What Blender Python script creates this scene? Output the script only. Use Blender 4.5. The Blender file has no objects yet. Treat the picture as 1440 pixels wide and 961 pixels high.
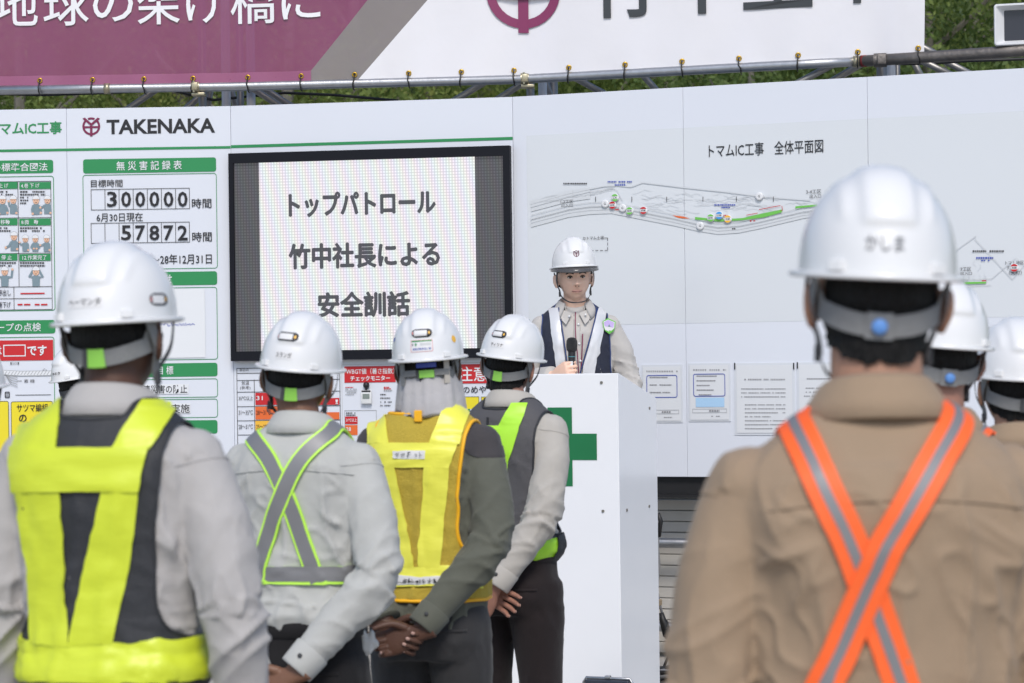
import bpy, bmesh, math, random
import numpy as np
from mathutils import Vector, Matrix
from mathutils.bvhtree import BVHTree
R = math.radians
SC = bpy.context.scene
COL = SC.collection
random.seed(7)

# ---------------------------------------------------------------- camera
FPX = 3400.0            # focal length in photo pixels (85 mm on 36 mm)
HOR = 520.0             # horizon row at the middle column
ROLL = 0.0125
EYE = Vector((0, 0, 1.5))
cam_d = bpy.data.cameras.new('camera')
cam = bpy.data.objects.new('camera', cam_d)
COL.objects.link(cam)
cam.location = EYE
_r = Vector((1, 0, -ROLL)).normalized(); _u = Vector((ROLL, 0, 1)).normalized(); _b = Vector((0, -1, 0))
cam.rotation_euler = Matrix((_r, _u, _b)).transposed().to_euler()
cam_d.sensor_width = 36.0
cam_d.lens = 85.0
cam_d.shift_y = (HOR - 480.5) / 1440.0
cam_d.clip_start = 0.1
cam_d.clip_end = 600
cam_d.dof.use_dof = True
cam_d.dof.focus_distance = 11.2
cam_d.dof.aperture_fstop = 7.0
SC.camera = cam

# ---------------------------------------------------------------- sky, sun, exposure
SUN_EL, SUN_AZ = R(47), R(4)      # azimuth: from behind the camera, a little to the right
world = bpy.data.worlds.new('World'); SC.world = world
world.use_nodes = True
wn = world.node_tree.nodes; wl = world.node_tree.links
bg = wn['Background']
sky = wn.new('ShaderNodeTexSky'); sky.sky_type = 'NISHITA'; sky.sun_disc = False
sky.sun_elevation = SUN_EL
sky.air_density = 1.0; sky.dust_density = 1.2; sky.ozone_density = 1.0
wl.new(sky.outputs[0], bg.inputs[0]); bg.inputs[1].default_value = 0.10
sun_d = bpy.data.lights.new('sun', 'SUN'); sun = bpy.data.objects.new('sun', sun_d); COL.objects.link(sun)
sun_d.energy = 1.5; sun_d.angle = R(18); sun_d.color = (1.0, 0.94, 0.86)
# direction towards the sun (behind the camera = -Y)
_sd = Vector((math.sin(SUN_AZ) * math.cos(SUN_EL), -math.cos(SUN_AZ) * math.cos(SUN_EL), math.sin(SUN_EL)))
sun.rotation_euler = _sd.to_track_quat('Z', 'Y').to_euler(); sun.location = (0, 0, 30)
sky.sun_rotation = math.atan2(_sd.x, _sd.y)
SC.view_settings.view_transform = 'Standard'; SC.view_settings.look = 'None'
SC.view_settings.gamma = 1.0; SC.view_settings.exposure = 0.62
SC.view_settings.use_curve_mapping = False
SC.cycles.use_denoising = True
SC.cycles.max_bounces = 6

# ---------------------------------------------------------------- helpers
def lin(c):
    c = c / 255.0
    return c / 12.92 if c <= 0.04045 else ((c + 0.055) / 1.055) ** 2.4
def rgb(r, g, b): return (lin(r), lin(g), lin(b), 1.0)

MATS = {}
def mat(name, col, rough=0.6, metal=0.0, var=0.08, vscale=6.0, bump=0.0, bscale=40.0, coat=0.0, sheen=0.0,
        sss=0.0, stretch=None, spec=0.5, trans=0.0, bump2=0.0, b2scale=300.0):
    """procedural principled material: base colour with soft noise variation and noise relief"""
    if name in MATS: return MATS[name]
    m = bpy.data.materials.new(name); m.use_nodes = True
    nt = m.node_tree; N = nt.nodes; L = nt.links; p = N['Principled BSDF']
    tc = N.new('ShaderNodeTexCoord')
    src = tc.outputs['Object']
    if stretch:
        mp = N.new('ShaderNodeMapping'); mp.inputs['Scale'].default_value = stretch
        L.new(src, mp.inputs[0]); src = mp.outputs[0]
    p.inputs['Base Color'].default_value = col
    p.inputs['Roughness'].default_value = rough; p.inputs['Metallic'].default_value = metal
    p.inputs['Coat Weight'].default_value = coat; p.inputs['Sheen Weight'].default_value = sheen
    p.inputs['Specular IOR Level'].default_value = spec
    if sss:
        p.inputs['Subsurface Weight'].default_value = sss
        p.inputs['Subsurface Radius'].default_value = (0.012, 0.005, 0.003); p.inputs['Subsurface Scale'].default_value = 1.0
    if var > 0:
        nz = N.new('ShaderNodeTexNoise'); nz.inputs['Scale'].default_value = vscale; nz.inputs['Detail'].default_value = 5
        L.new(src, nz.inputs['Vector'])
        mx = N.new('ShaderNodeMix'); mx.data_type = 'RGBA'
        mx.inputs[6].default_value = tuple(max(0, c * (1 - var)) for c in col[:3]) + (1,)
        mx.inputs[7].default_value = tuple(min(1, c * (1 + var)) for c in col[:3]) + (1,)
        L.new(nz.outputs['Fac'], mx.inputs[0]); L.new(mx.outputs[2], p.inputs['Base Color'])
    last = None
    for (b, s) in ((bump, bscale), (bump2, b2scale)):
        if b > 0:
            n2 = N.new('ShaderNodeTexNoise'); n2.inputs['Scale'].default_value = s; n2.inputs['Detail'].default_value = 4
            L.new(src, n2.inputs['Vector'])
            bp = N.new('ShaderNodeBump'); bp.inputs['Strength'].default_value = b; bp.inputs['Distance'].default_value = 0.02
            L.new(n2.outputs['Fac'], bp.inputs['Height'])
            if last: L.new(last, bp.inputs['Normal'])
            last = bp.outputs[0]
    if last: L.new(last, p.inputs['Normal'])
    if trans > 0:
        out = N['Material Output']; tr = N.new('ShaderNodeBsdfTransparent'); ms = N.new('ShaderNodeMixShader')
        ms.inputs[0].default_value = trans; L.new(p.outputs[0], ms.inputs[1]); L.new(tr.outputs[0], ms.inputs[2])
        L.new(ms.outputs[0], out.inputs[0])
    MATS[name] = m
    return m

def obj(name, verts, faces, mats, parent=None, smooth=False, scale=1.0, midx=None, loc=None, rotz=None):
    me = bpy.data.meshes.new(name)
    V = np.asarray(verts, dtype=float) * scale
    me.from_pydata([tuple(v) for v in V], [], [tuple(int(i) for i in f) for f in faces])
    for m in (mats if isinstance(mats, (list, tuple)) else [mats]): me.materials.append(m)
    if midx is not None: me.polygons.foreach_set('material_index', np.asarray(midx, dtype=np.int32))
    if smooth: me.polygons.foreach_set('use_smooth', np.ones(len(me.polygons), dtype=bool))
    me.update()
    o = bpy.data.objects.new(name, me); COL.objects.link(o)
    if parent: o.parent = parent
    if loc is not None: o.location = loc
    if rotz is not None: o.rotation_euler = (0, 0, rotz)
    return o
def thing(name, label, cat, loc=(0, 0, 0), rotz=0.0, group=None):
    o = bpy.data.objects.new(name, None); COL.objects.link(o); o.empty_display_size = 0.1
    o.location = loc; o.rotation_euler = (0, 0, rotz)
    return tag(o, label, cat, group)
def tag(o, label, cat, group=None):
    o['label'] = label; o['category'] = cat
    if group: o['group'] = group
    return o
def struct(o): o['kind'] = 'structure'; return o

class MB:
    """collects boxes / tubes / lofts into one mesh"""
    def __init__(s): s.v = []; s.f = []; s.m = []
    def add(s, v, f, m=0):
        b = len(s.v); s.v += [tuple(p) for p in v]; s.f += [tuple(i + b for i in q) for q in f]; s.m += [m] * len(f); return s
    def box(s, x0, x1, y0, y1, z0, z1, m=0, bev=0.0):
        if bev <= 0:
            v = [(x0,y0,z0),(x1,y0,z0),(x1,y1,z0),(x0,y1,z0),(x0,y0,z1),(x1,y0,z1),(x1,y1,z1),(x0,y1,z1)]
            return s.add(v, [(0,3,2,1),(4,5,6,7),(0,1,5,4),(1,2,6,5),(2,3,7,6),(3,0,4,7)], m)
        bm = bmesh.new(); bmesh.ops.create_cube(bm, size=1)
        bmesh.ops.transform(bm, matrix=Matrix.Translation(((x0+x1)/2,(y0+y1)/2,(z0+z1)/2)) @ Matrix.Diagonal((x1-x0,y1-y0,z1-z0,1)), verts=bm.verts)
        bmesh.ops.bevel(bm, geom=bm.edges[:], offset=bev, segments=2, affect='EDGES', profile=0.5)
        bm.verts.index_update()
        s.add([v.co[:] for v in bm.verts], [[v.index for v in f.verts] for f in bm.faces], m); bm.free(); return s
    def tube(s, pts, r, n=12, m=0, cap=True):
        pts = [Vector(p) for p in pts]; rr = r if isinstance(r, (list, tuple)) else [r] * len(pts)
        v = []; f = []; up = None
        for i, p in enumerate(pts):
            t = (pts[min(i+1, len(pts)-1)] - pts[max(i-1, 0)]).normalized()
            if up is None: up = t.orthogonal().normalized()
            up = (up - t * up.dot(t)).normalized(); w = t.cross(up)
            for k in range(n):
                a = 2 * math.pi * k / n; v.append(p + (up * math.cos(a) + w * math.sin(a)) * rr[i])
        for i in range(len(pts) - 1):
            for k in range(n):
                k2 = (k + 1) % n; f.append((i*n+k, i*n+k2, (i+1)*n+k2, (i+1)*n+k))
        if cap: f.append(tuple(reversed(range(n)))); f.append(tuple((len(pts)-1)*n + k for k in range(n)))
        return s.add(v, f, m)
    def poly(s, pts, m=0): return s.add(pts, [tuple(range(len(pts)))], m)
    def build(s, name, mats, parent=None, smooth=False, **k):
        o = obj(name, s.v, s.f, mats, parent, smooth, midx=s.m if isinstance(mats, (list, tuple)) else None, **k)
        if smooth == 'auto':
            o.data.polygons.foreach_set('use_smooth', np.ones(len(o.data.polygons), dtype=bool)); o.data.set_sharp_from_angle(angle=R(40))
        return o

def ray(px, py):
    u = (px - 720.0) / FPX; v = (HOR - py) / FPX
    return Vector((u + ROLL * v, 1.0, v - ROLL * u))
def at(px, py, d): return EYE + ray(px, py) * d

_txt = {}
def text_geo(s, bold=0.0, res=2):
    """glyph outlines of a line of writing, normalised to a unit box"""
    k = (s, bold, res)
    if k not in _txt:
        c = bpy.data.curves.new('t', 'FONT'); c.body = s; c.resolution_u = res; c.offset = bold; c.fill_mode = 'FRONT'
        o = bpy.data.objects.new('t', c); me = bpy.data.meshes.new_from_object(o)
        V = np.array([v.co[:] for v in me.vertices]); F = [tuple(p.vertices) for p in me.polygons]
        bpy.data.objects.remove(o); bpy.data.curves.remove(c); bpy.data.meshes.remove(me)
        mn = V.min(0); mxx = V.max(0); V = (V - mn) / np.maximum(mxx - mn, 1e-6)
        _txt[k] = (V[:, :2], F)
    return _txt[k]

# perlin noise in numpy
_pr = np.random.RandomState(3); _perm = np.tile(_pr.permutation(256), 3); _grad = _pr.normal(size=(256, 3)); _grad /= np.linalg.norm(_grad, axis=1)[:, None]
def perlin(P):
    P = np.asarray(P, dtype=float); I = np.floor(P).astype(int); F = P - I; I &= 255
    U = F * F * F * (F * (F * 6 - 15) + 10); out = np.zeros(len(P))
    for dx in (0, 1):
        for dy in (0, 1):
            for dz in (0, 1):
                h = _perm[_perm[_perm[(I[:, 0] + dx) & 255] + ((I[:, 1] + dy) & 255)] + ((I[:, 2] + dz) & 255)]
                g = _grad[h & 255]
                d = (g * (F - np.array([dx, dy, dz]))).sum(1)
                w = (U[:, 0] if dx else 1 - U[:, 0]) * (U[:, 1] if dy else 1 - U[:, 1]) * (U[:, 2] if dz else 1 - U[:, 2])
                out += w * d
    return out * 1.6
# ================================================================ the setting
M_ground = mat('gravel', (0.42, 0.40, 0.37, 1), 0.95, var=0.35, vscale=30, bump=0.8, bscale=60)
g = obj('ground', [(-300, -60, 0), (300, -60, 0), (300, 300, 0), (-300, 300, 0)], [(0, 1, 2, 3)], M_ground); struct(g)
# wooded slope behind the boards
_nx, _ny = 60, 30
hv = []; hf = []
for j in range(_ny + 1):
    for i in range(_nx + 1):
        x = -60 + 120 * i / _nx; y = 24 + 90 * j / _ny
        hv.append((x, y, -0.3 + (y - 24) * 0.30 + 0.6 * math.sin(x * 0.21 + y * 0.13) + 0.5 * math.sin(x * 0.5 - y * 0.3) * min(1, (y - 24) / 10)))
for j in range(_ny):
    for i in range(_nx):
        a = j * (_nx + 1) + i; hf.append((a, a + 1, a + _nx + 2, a + _nx + 1))
hill = obj('hillside', hv, hf, mat('hill_grass', (0.055, 0.085, 0.025, 1), 0.95, var=0.5, vscale=0.8, bump=1.0, bscale=3), smooth=True); struct(hill)
def hill_z(x, y): return -0.3 + (y - 24) * 0.30 + 0.6 * math.sin(x * 0.21 + y * 0.13) + 0.5 * math.sin(x * 0.5 - y * 0.3) * min(1, (y - 24) / 10)

# ---------------------------------------------------------------- display wall: three flat runs set at slight angles
KA, KB, KC, KD = (-3.05, 12.917), (-1.481, 12.868), (0.02, 12.60), (2.95, 11.462)
WTOP, WBOT = 2.921, 0.945
class Facet:
    def __init__(f, a, b):
        f.o = Vector((a[0], a[1], 0)); d = Vector((b[0]-a[0], b[1]-a[1], 0)); f.len = d.length; f.d = d.normalized()
        f.n = Vector((f.d.y, -f.d.x, 0)); f.rz = math.atan2(f.d.y, f.d.x)
    def loc(f, px, py):
        D = ray(px, py); t = f.n.dot(f.o - EYE) / f.n.dot(D); p = EYE + D * t - f.o
        return p.dot(f.d), p.z
    def box(f, x0, y0, x1, y1):
        ym = (y0 + y1) / 2; xm = (x0 + x1) / 2
        return f.loc(x0, ym)[0], f.loc(x1, ym)[0], f.loc(xm, y1)[1], f.loc(xm, y0)[1]     # s0 s1 z0 z1
FL, FM, FR = Facet(KA, KB), Facet(KB, KC), Facet(KC, KD)

M_board = mat('board_white', (0.69, 0.72, 0.79, 1), 0.35, var=0.02, vscale=1.5, bump=0.02, bscale=3, spec=0.4)
M_seam = mat('board_edge', (0.35, 0.36, 0.38, 1), 0.6)
M_sheet = mat('map_sheet', (0.665, 0.695, 0.735, 1), 0.22, var=0.02, vscale=1.2, spec=0.6, bump=0.015, bscale=2)
M_green = mat('print_green', rgb(38, 137, 80), 0.4, var=0.03)
M_white = mat('print_white', (0.74, 0.76, 0.79, 1), 0.4, var=0.02)
M_black = mat('print_black', (0.012, 0.012, 0.016, 1), 0.45, var=0)
M_dkgrey = mat('print_dark_grey', (0.05, 0.05, 0.055, 1), 0.5, var=0)
M_line = mat('print_line_grey', (0.36, 0.37, 0.385, 1), 0.5, var=0)
M_pale = mat('print_pale_grey', (0.54, 0.55, 0.565, 1), 0.4, var=0.05)
M_pale2 = mat('print_map_band', (0.60, 0.615, 0.63, 1), 0.35, var=0.06, vscale=40)
M_red = mat('print_red', rgb(196, 30, 38), 0.4, var=0.03)
M_orange = mat('print_orange', rgb(226, 106, 48), 0.4, var=0.03)
M_amber = mat('print_amber', rgb(240, 184, 60), 0.4, var=0.03)
M_yellow = mat('print_yellow', rgb(232, 214, 40), 0.4, var=0.03)
M_blue = mat('print_blue', rgb(48, 70, 170), 0.4, var=0.03)
M_sky = mat('print_sky_blue', rgb(170, 205, 235), 0.4, var=0.03)
M_maroon = mat('print_maroon', rgb(120, 30, 72), 0.4, var=0.03)
M_skinp = mat('print_skin', rgb(222, 178, 150), 0.5, var=0)
M_uni = mat('print_uniform', rgb(120, 140, 150), 0.5, var=0)
M_lime = mat('print_lime', rgb(110, 190, 80), 0.4, var=0.03)

class Pr:
    """flat print on a facet: polygons in pixel space turned into the facet's own metres"""
    LAY = 0.0022
    def __init__(s, f, base=1): s.f = f; s.mb = MB(); s.mats = []; s.base = base; s.lines = []
    def mi(s, m):
        if m not in s.mats: s.mats.append(m)
        return s.mats.index(m)
    def y(s, lay): return -s.LAY * (s.base + lay)
    def poly(s, pts, m, lay=0):
        P = [s.f.loc(*p) for p in pts]; s.mb.poly([(a, s.y(lay), z) for a, z in P], s.mi(m)); return s
    def rect(s, x0, y0, x1, y1, m, lay=0, r=0):
        a, b, c, d = s.f.box(x0, y0, x1, y1); s.srect(a, b, c, d, m, lay, r * (b - a) / max(1e-6, (x1 - x0))); return s
    @staticmethod
    def rr(a, b, c, d, r, n=4):
        if r <= 0: return [(a, c), (b, c), (b, d), (a, d)]
        P = []
        for cx, cz, t0 in ((b - r, c + r, -90), (b - r, d - r, 0), (a + r, d - r, 90), (a + r, c + r, 180)):
            for k in range(n + 1):
                t = R(t0 + 90 * k / n); P.append((cx + r * math.cos(t), cz + r * math.sin(t)))
        return P
    def srect(s, a, b, c, d, m, lay=0, r=0):
        s.mb.poly([(p, s.y(lay), q) for p, q in s.rr(a, b, c, d, r)], s.mi(m)); return s
    def frame(s, x0, y0, x1, y1, w, m, lay=0, r=0):
        a, b, c, d = s.f.box(x0, y0, x1, y1); k = (b - a) / (x1 - x0); w *= k; r *= k
        o = s.rr(a, b, c, d, r); i = s.rr(a + w, b - w, c + w, d - w, max(0, r - w) if r else 0); n = len(o)
        yy = s.y(lay); v = [(p, yy, q) for p, q in o + i]
        s.mb.add(v, [(k2, (k2 + 1) % n, n + (k2 + 1) % n, n + k2) for k2 in range(n)], s.mi(m)); return s
    def line(s, pts, w, m, lay=0):
        P = [Vector(s.f.loc(*p)) for p in pts]; k = w / 268.0 / 2; yy = s.y(lay); v = []
        for i, p in enumerate(P):
            t = (P[min(i+1, len(P)-1)] - P[max(i-1, 0)]); t = t.normalized() if t.length > 0 else Vector((1, 0)); nn = Vector((-t.y, t.x)) * k
            v += [(p.x - nn.x, yy, p.y - nn.y), (p.x + nn.x, yy, p.y + nn.y)]
        s.mb.add(v, [(2*i, 2*i+2, 2*i+3, 2*i+1) for i in range(len(P) - 1)], s.mi(m)); return s
    def disc(s, x, y, r, m, lay=0, a0=0, a1=360, n=16, ry=None):
        ry = ry or r; s.poly([(x + r * math.cos(R(a0 + (a1 - a0) * k / n)), y - ry * math.sin(R(a0 + (a1 - a0) * k / n))) for k in range(n + (0 if a1 - a0 == 360 else 1))], m, lay); return s
    def text(s, t, x0, y0, x1, y1, m, lay=1, bold=0.012, join=False):
        V, F = text_geo(t, bold); a, b, c, d = s.f.box(x0, y0, x1, y1); yy = s.y(lay)
        tgt = s.lines[-1][1] if (join and s.lines) else MB()
        if not (join and s.lines): s.lines.append((m, tgt))
        tgt.add([(a + u * (b - a), yy, c + w * (d - c)) for u, w in V], F); return s
    def build(s, name, parent):
        o = s.mb.build(name, s.mats, parent) if s.mb.f else None
        if o and name == 'small_print': o['kind'] = 'stuff'
        for m, b in s.lines: b.build('lettering', m, parent)        # each line of writing is a piece of its own
        return o

def dashes(p, x0, x1, y, h, m, lay, rnd, wmin=1.5, wmax=3.2, gap=0.7):
    """rows of printing too small to read"""
    x = x0
    while x < x1:
        w = rnd.uniform(wmin, wmax)
        if rnd.random() < 0.9: p.rect(x, y - h / 2, min(x + w, x1), y + h / 2, m, lay)
        x += w + gap

def panels(f, parent, cuts):
    for a, b in zip(cuts[:-1], cuts[1:]):
        MB().box(a + 0.0006, b - 0.0006, 0, 0.022, WBOT, WTOP, bev=0.0015).build('panel', M_board, parent)

def emblem(p, cx, cy, r, m, lay=0):
    """company emblem: ring with stem, bar and two side strokes"""
    n = 40
    def arc(r0, r1, a0, a1, k=24):
        o = [(cx + r1 * math.cos(R(a0 + (a1 - a0) * i / k)), cy - r1 * math.sin(R(a0 + (a1 - a0) * i / k))) for i in range(k + 1)]
        q = [(cx + r0 * math.cos(R(a0 + (a1 - a0) * i / k)), cy - r0 * math.sin(R(a0 + (a1 - a0) * i / k))) for i in range(k + 1)]
        for i in range(k): p.poly([o[i], o[i+1], q[i+1], q[i]], m, lay)
    arc(r * .76, r, 128, 412)      # ring open at the top
    arc(r * .76, r, 66, 114, 6)
    p.rect(cx - r * .14, cy - r * .06, cx + r * .14, cy + r * 1.12, m, lay + 0.5)
    p.rect(cx - r * .86, cy - r * .02, cx + r * .86, cy + r * .2, m, lay + 0.25)
    for sg in (-1, 1):
        p.poly([(cx + sg * r * .98, cy - r * .86), (cx + sg * r * .72, cy - r * .98), (cx, cy - r * .34), (cx, cy - r * .02)][::sg], m, lay + 0.75)

# ---------------- left notice board
nb = thing('notice_board', 'white safety notice board with green headings beside the video screen', 'notice board', FL.o, FL.rz)
sL = FL.loc(95, 300)[0]
panels(FL, nb, [0, sL, FL.len])
p = Pr(FL); p.rect(-115, 209.0, 324.3, 212.6, M_green)
hl = p.build('green_stripe', nb)
p = Pr(FL); p.text('マムIC工事', 0, 171.5, 87, 189.5, M_green, 0, 0.02); p.build('lettering', nb)
p = Pr(FL); emblem(p, 128.5, 178, 12.6, M_maroon); p.build('emblem', nb)
p = Pr(FL); p.text('TAKENAKA', 150, 167.5, 302.5, 188, M_black, 0, 0.028); p.build('lettering', nb)
def heading(par, f, x0, y0, x1, y1, t, tx0, tx1, ty0=None, ty1=None):
    p = Pr(f); p.rect(x0, y0, x1, y1, M_green, 0, 3.5); h = p.build('heading', par)
    p = Pr(f); p.text(t, tx0, ty0 or y0 + 3.5, tx1, ty1 or y1 - 3.5, M_white, 1.2, 0.006); p.build('lettering', h)
heading(nb, FL, -60, 226, 75, 244.5, 'の標準合図法', -10, 67)
heading(nb, FL, 117, 223, 304, 243, '無 災 害 記 録 表', 164, 256)
heading(nb, FL, -60, 451, 78, 470, 'ープの点検', -4, 58)
heading(nb, FL, 117, 383, 305.5, 402, 'せ', 231, 242)
heading(nb, FL, 117, 511.5, 306, 530.5, '目 標', 222, 244)
heading(nb, FL, 117, 592, 306, 611, '標', 250, 262)
# crane signal chart
p = Pr(FL); p.frame(-60, 248.5, 77, 438, 1.0, M_green, 0, 4); p.frame(-55, 255.5, 73, 436.5, 0.8, M_dkgrey, 0)
for x in (25.8,): p.rect(x, 256, x + .8, 403, M_dkgrey, 0.6)
for y in (306.5, 356.5, 403.5, 420): p.rect(-55, y, 73, y + .8, M_dkgrey, 0.8)
p.rect(19.5, 404, 20.3, 436, M_dkgrey, 0.6)
for y in (256.5, 307.8, 357.5):
    p.rect(27.5, y, 71.5, y + 9.6, M_green, 1); p.rect(-40, y, 24.8, y + 9.6, M_green, 1)
p.rect(29, 412, 63, 413.8, M_red, 1)
for a, b in ((25, 32), (34, 43), (49, 56), (58, 67)): p.rect(a, 427.5, b, 429.6, M_red, 1)
ch = p.build('signal_chart', nb)
p = Pr(FL); p.text('4.巻 下 げ', 30, 258.2, 56, 264.8, M_white, 2.2, .006); p.text('8.微　動', 30.5, 309.4, 54, 316, M_white, 2.2, .006)
p.text('12.作業完了', 32, 359, 66, 365.8, M_white, 2.2, .006); p.text('上 げ', -1, 258.2, 12, 264.8, M_white, 2.2, .006)
p.text('平移動', -5, 309.4, 14, 316, M_white, 2.2, .006); p.text('急 停 止', -6, 359, 17, 365.8, M_white, 2.2, .006)
p.text('呼出し', -2, 407.5, 15.5, 416.5, M_black, 2.2, .01); p.text('巻下げ', -2, 424.5, 15.5, 433.5, M_black, 2.2, .01); p.build('lettering', ch)
rnd = random.Random(5)
p = Pr(FL)
for y0, rows in ((270, 2), (321, 2), (370, 2)):
    for k in range(rows):
        dashes(p, 28.5, 28.5 + rnd.uniform(30, 38), y0 + 4 * k, 2.2, M_dkgrey, 1, rnd); dashes(p, -3, rnd.uniform(12, 23), y0 + 4 * k, 2.2, M_dkgrey, 1, rnd)
for k in range(3): dashes(p, 28.5, 40, 278 + 4 * k, 2.0, M_dkgrey, 1, rnd)
p.build('small_print', ch)
def figure(x, y, s, arms):
    p = Pr(FL)
    p.poly([(x - 4.2*s, y + 20*s), (x - 4.6*s, y + 9*s), (x - 2*s, y + 7*s), (x + 2*s, y + 7*s), (x + 4.6*s, y + 9*s), (x + 4.2*s, y + 20*s)][::-1], M_uni, 1)
    for (ex, ey, hx, hy) in arms: p.line([(x + (3.6 if ex > 0 else -3.6)*s, y + 9*s), (x + ex*s, y + ey*s), (x + hx*s, y + hy*s)], 2.6*s, M_uni, 1.4); p.disc(x + hx*s, y + hy*s, 1.5*s, M_skinp, 1.8, n=8)
    p.disc(x, y + 3*s, 3.8*s, M_skinp, 1.6, ry=4.4*s, n=12); p.disc(x, y + 1.2*s, 4.7*s, M_line, 2.0, 0, 180, 10, ry=4.9*s); p.disc(x, y + 1.2*s, 4.3*s, M_white, 2.4, 0, 180, 10, ry=4.4*s)
    for sx in (-1.4, 1.4): p.disc(x + sx*s, y + 3*s, .5*s, M_dkgrey, 2.0, n=6)
    p.line([(x - 1.2*s, y + 5.4*s), (x + 1.2*s, y + 5.4*s)], .6*s, M_dkgrey, 2.0)
    p.build('printed_figure', ch)
figure(51, 279, 1.15, [(6, 14, 6, 18), (-5, 14, -4, 19)]); figure(67, 279, 1.1, [(-6, 11, -9, 12), (4, 15, 4, 19)])
figure(4, 279, 1.15, [(6, 14, 6, 18), (-5, 14, -4, 19)]); figure(19, 279, 1.1, [(-5, 10, -6, 4), (4, 15, 4, 19)])
figure(36, 334, 1.0, [(-6, 11, -8, 7), (4, 15, 4, 18)]); figure(50, 334, 1.0, [(6, 14, 2, 16), (-6, 14, -2, 16)]); figure(66, 334, 1.0, [(-6, 11, -9, 11), (4, 15, 4, 18)])
figure(20, 330, 1.15, [(-6, 14, -10, 16), (4, 15, 4, 18)])
figure(51, 379, 1.2, [(8, 9, 3, 0), (-8, 9, -3, 0)]); figure(7, 379, 1.2, [(8, 9, 9, 0), (-8, 9, -9, 0)])
# rope check chart
p = Pr(FL); p.frame(-60, 474.5, 77.5, 640, 1.0, M_green, 0, 4); p.rect(-60, 479, 75, 507.5, M_red, 0.6); p.frame(5, 485, 36.5, 501.5, 1.4, M_white, 1.2)
for x0, x1 in ((16, 75), (-60, 13)): p.rect(x0, 564.5, x1, 640, M_yellow, .6, 3); p.frame(x0, 564.5, x1, 640, .8, M_dkgrey, 1.1, 3)
p.rect(22, 555.2, 72, 556, M_dkgrey, .6); p.frame(7, 551, 14, 560, 1.2, M_black, .6, 1.5); p.rect(8.5, 553.5, 12.5, 554.5, M_black, 1); p.rect(8.5, 556.4, 12.5, 557.4, M_black, 1)
rc = p.build('rope_chart', nb)
p = Pr(FL); p.text('は', -6, 487, 3, 500, M_white, 2.2, .006); p.text('です', 39, 486, 66, 500.5, M_white, 2.2, .025)
p.text('サツマ編組', 24, 568, 68, 579.5, M_black, 2.2, .006); p.text('の', 27, 583, 38, 594, M_black, 2.2, .02)
p.text('素 線', 34, 533.5, 49, 538.5, M_dkgrey, 1.2, 0); p.text('心', 60, 518, 66, 523, M_dkgrey, 1.2, 0); p.text('日', 15, 509.5, 27, 513, M_dkgrey, 1.2, 0); p.build('lettering', rc)
p = Pr(FL)
p.line([(0, 524), (30, 525.5), (77, 525)], 7.4, M_line, 1); p.line([(0, 524), (30, 525.5), (77, 525)], 6.0, M_white, 1.5)
for k in range(16): p.line([(2 + 4.6 * k, 527.6), (5.5 + 4.6 * k, 522.4)], .7, M_line, 2)
for k in range(5): p.line([(8, 527), (16, 529 + 3 * k), (25, 531 + 3.3 * k)], .9, M_line, 2)
p.line([(24, 536), (31, 536)], .7, M_dkgrey, 1)
p.build('rope_drawing', rc)
# accident-free record chart
p = Pr(FL); p.frame(117, 245, 305.5, 379, .9, M_green, 0, 4); ac = p.build('record_chart', nb)
def digits(y0, y1, s):
    p = Pr(FL); p.frame(128, y0, 267, y1, .8, M_dkgrey, .6)
    for k in range(1, 7): p.rect(128 + 139 * k / 7 - .4, y0 + .5, 128 + 139 * k / 7 + .4, y1 - .5, M_dkgrey, 1.0)
    p.build('digit_boxes', ac)
    p = Pr(FL)
    for k, c in enumerate(s):
        if c != ' ':
            x = 128 + 139 * (k + .5) / 7; p.text(c, x - 7, y0 + 4.2, x + 7, y1 - 3.6, M_black, 1.4, .018)
    p.build('lettering', ac)
digits(265.5, 295, ' 300000'); digits(313, 342, '  57872')
p = Pr(FL); p.text('目標時間', 128, 253, 172.5, 263.5, M_black, 1, .008); p.text('時間', 270, 279.5, 297.5, 293, M_black, 1, .008)
p.text('6月30日現在', 136, 299.5, 201, 312, M_black, 1, .006); p.text('時間', 270.5, 326.5, 298, 340, M_black, 1, .008); p.text('～28年12月31日', 213, 357.5, 298, 372, M_black, 1, .008); p.build('lettering', ac)
p = Pr(FL); p.frame(117, 405, 306, 507, .9, M_green, 0, 4); nt_ = p.build('news_frame', nb)
p = Pr(FL); p.rect(121, 407, 288.5, 504, M_white, .8)
for (x0, y0, n, w) in ((222, 446, 4, 26), (195, 456.5, 14, 80)):
    for k in range(n):
        x = x0 + w * k / n
        p.line([(x, y0 + rnd.uniform(-3, 1)), (x + 2, y0 + rnd.uniform(-2, 3)), (x + 3.6, y0 + rnd.uniform(-3, 3)), (x + 4.5, y0 + rnd.uniform(-2, 3))], 1.0, M_blue, 1.4)
p.build('handwritten_sheet', nt_)
p = Pr(FL); p.frame(117, 533.5, 306.5, 560, .9, M_green, 0, 4); p.frame(117, 562, 306.5, 588.5, .9, M_green, 0, 4)
p.rect(180, 540.5, 265.5, 554.5, M_white, .8); p.rect(180, 567.5, 268, 582, M_white, .8); gf = p.build('goal_frames', nb)
p = Pr(FL); p.text('連災害の防止', 201.5, 541.5, 263.5, 553.5, M_black, 1.4, .008); p.text('の実施', 228, 568.5, 267, 581, M_black, 1.4, .008); p.build('lettering', gf)

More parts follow.
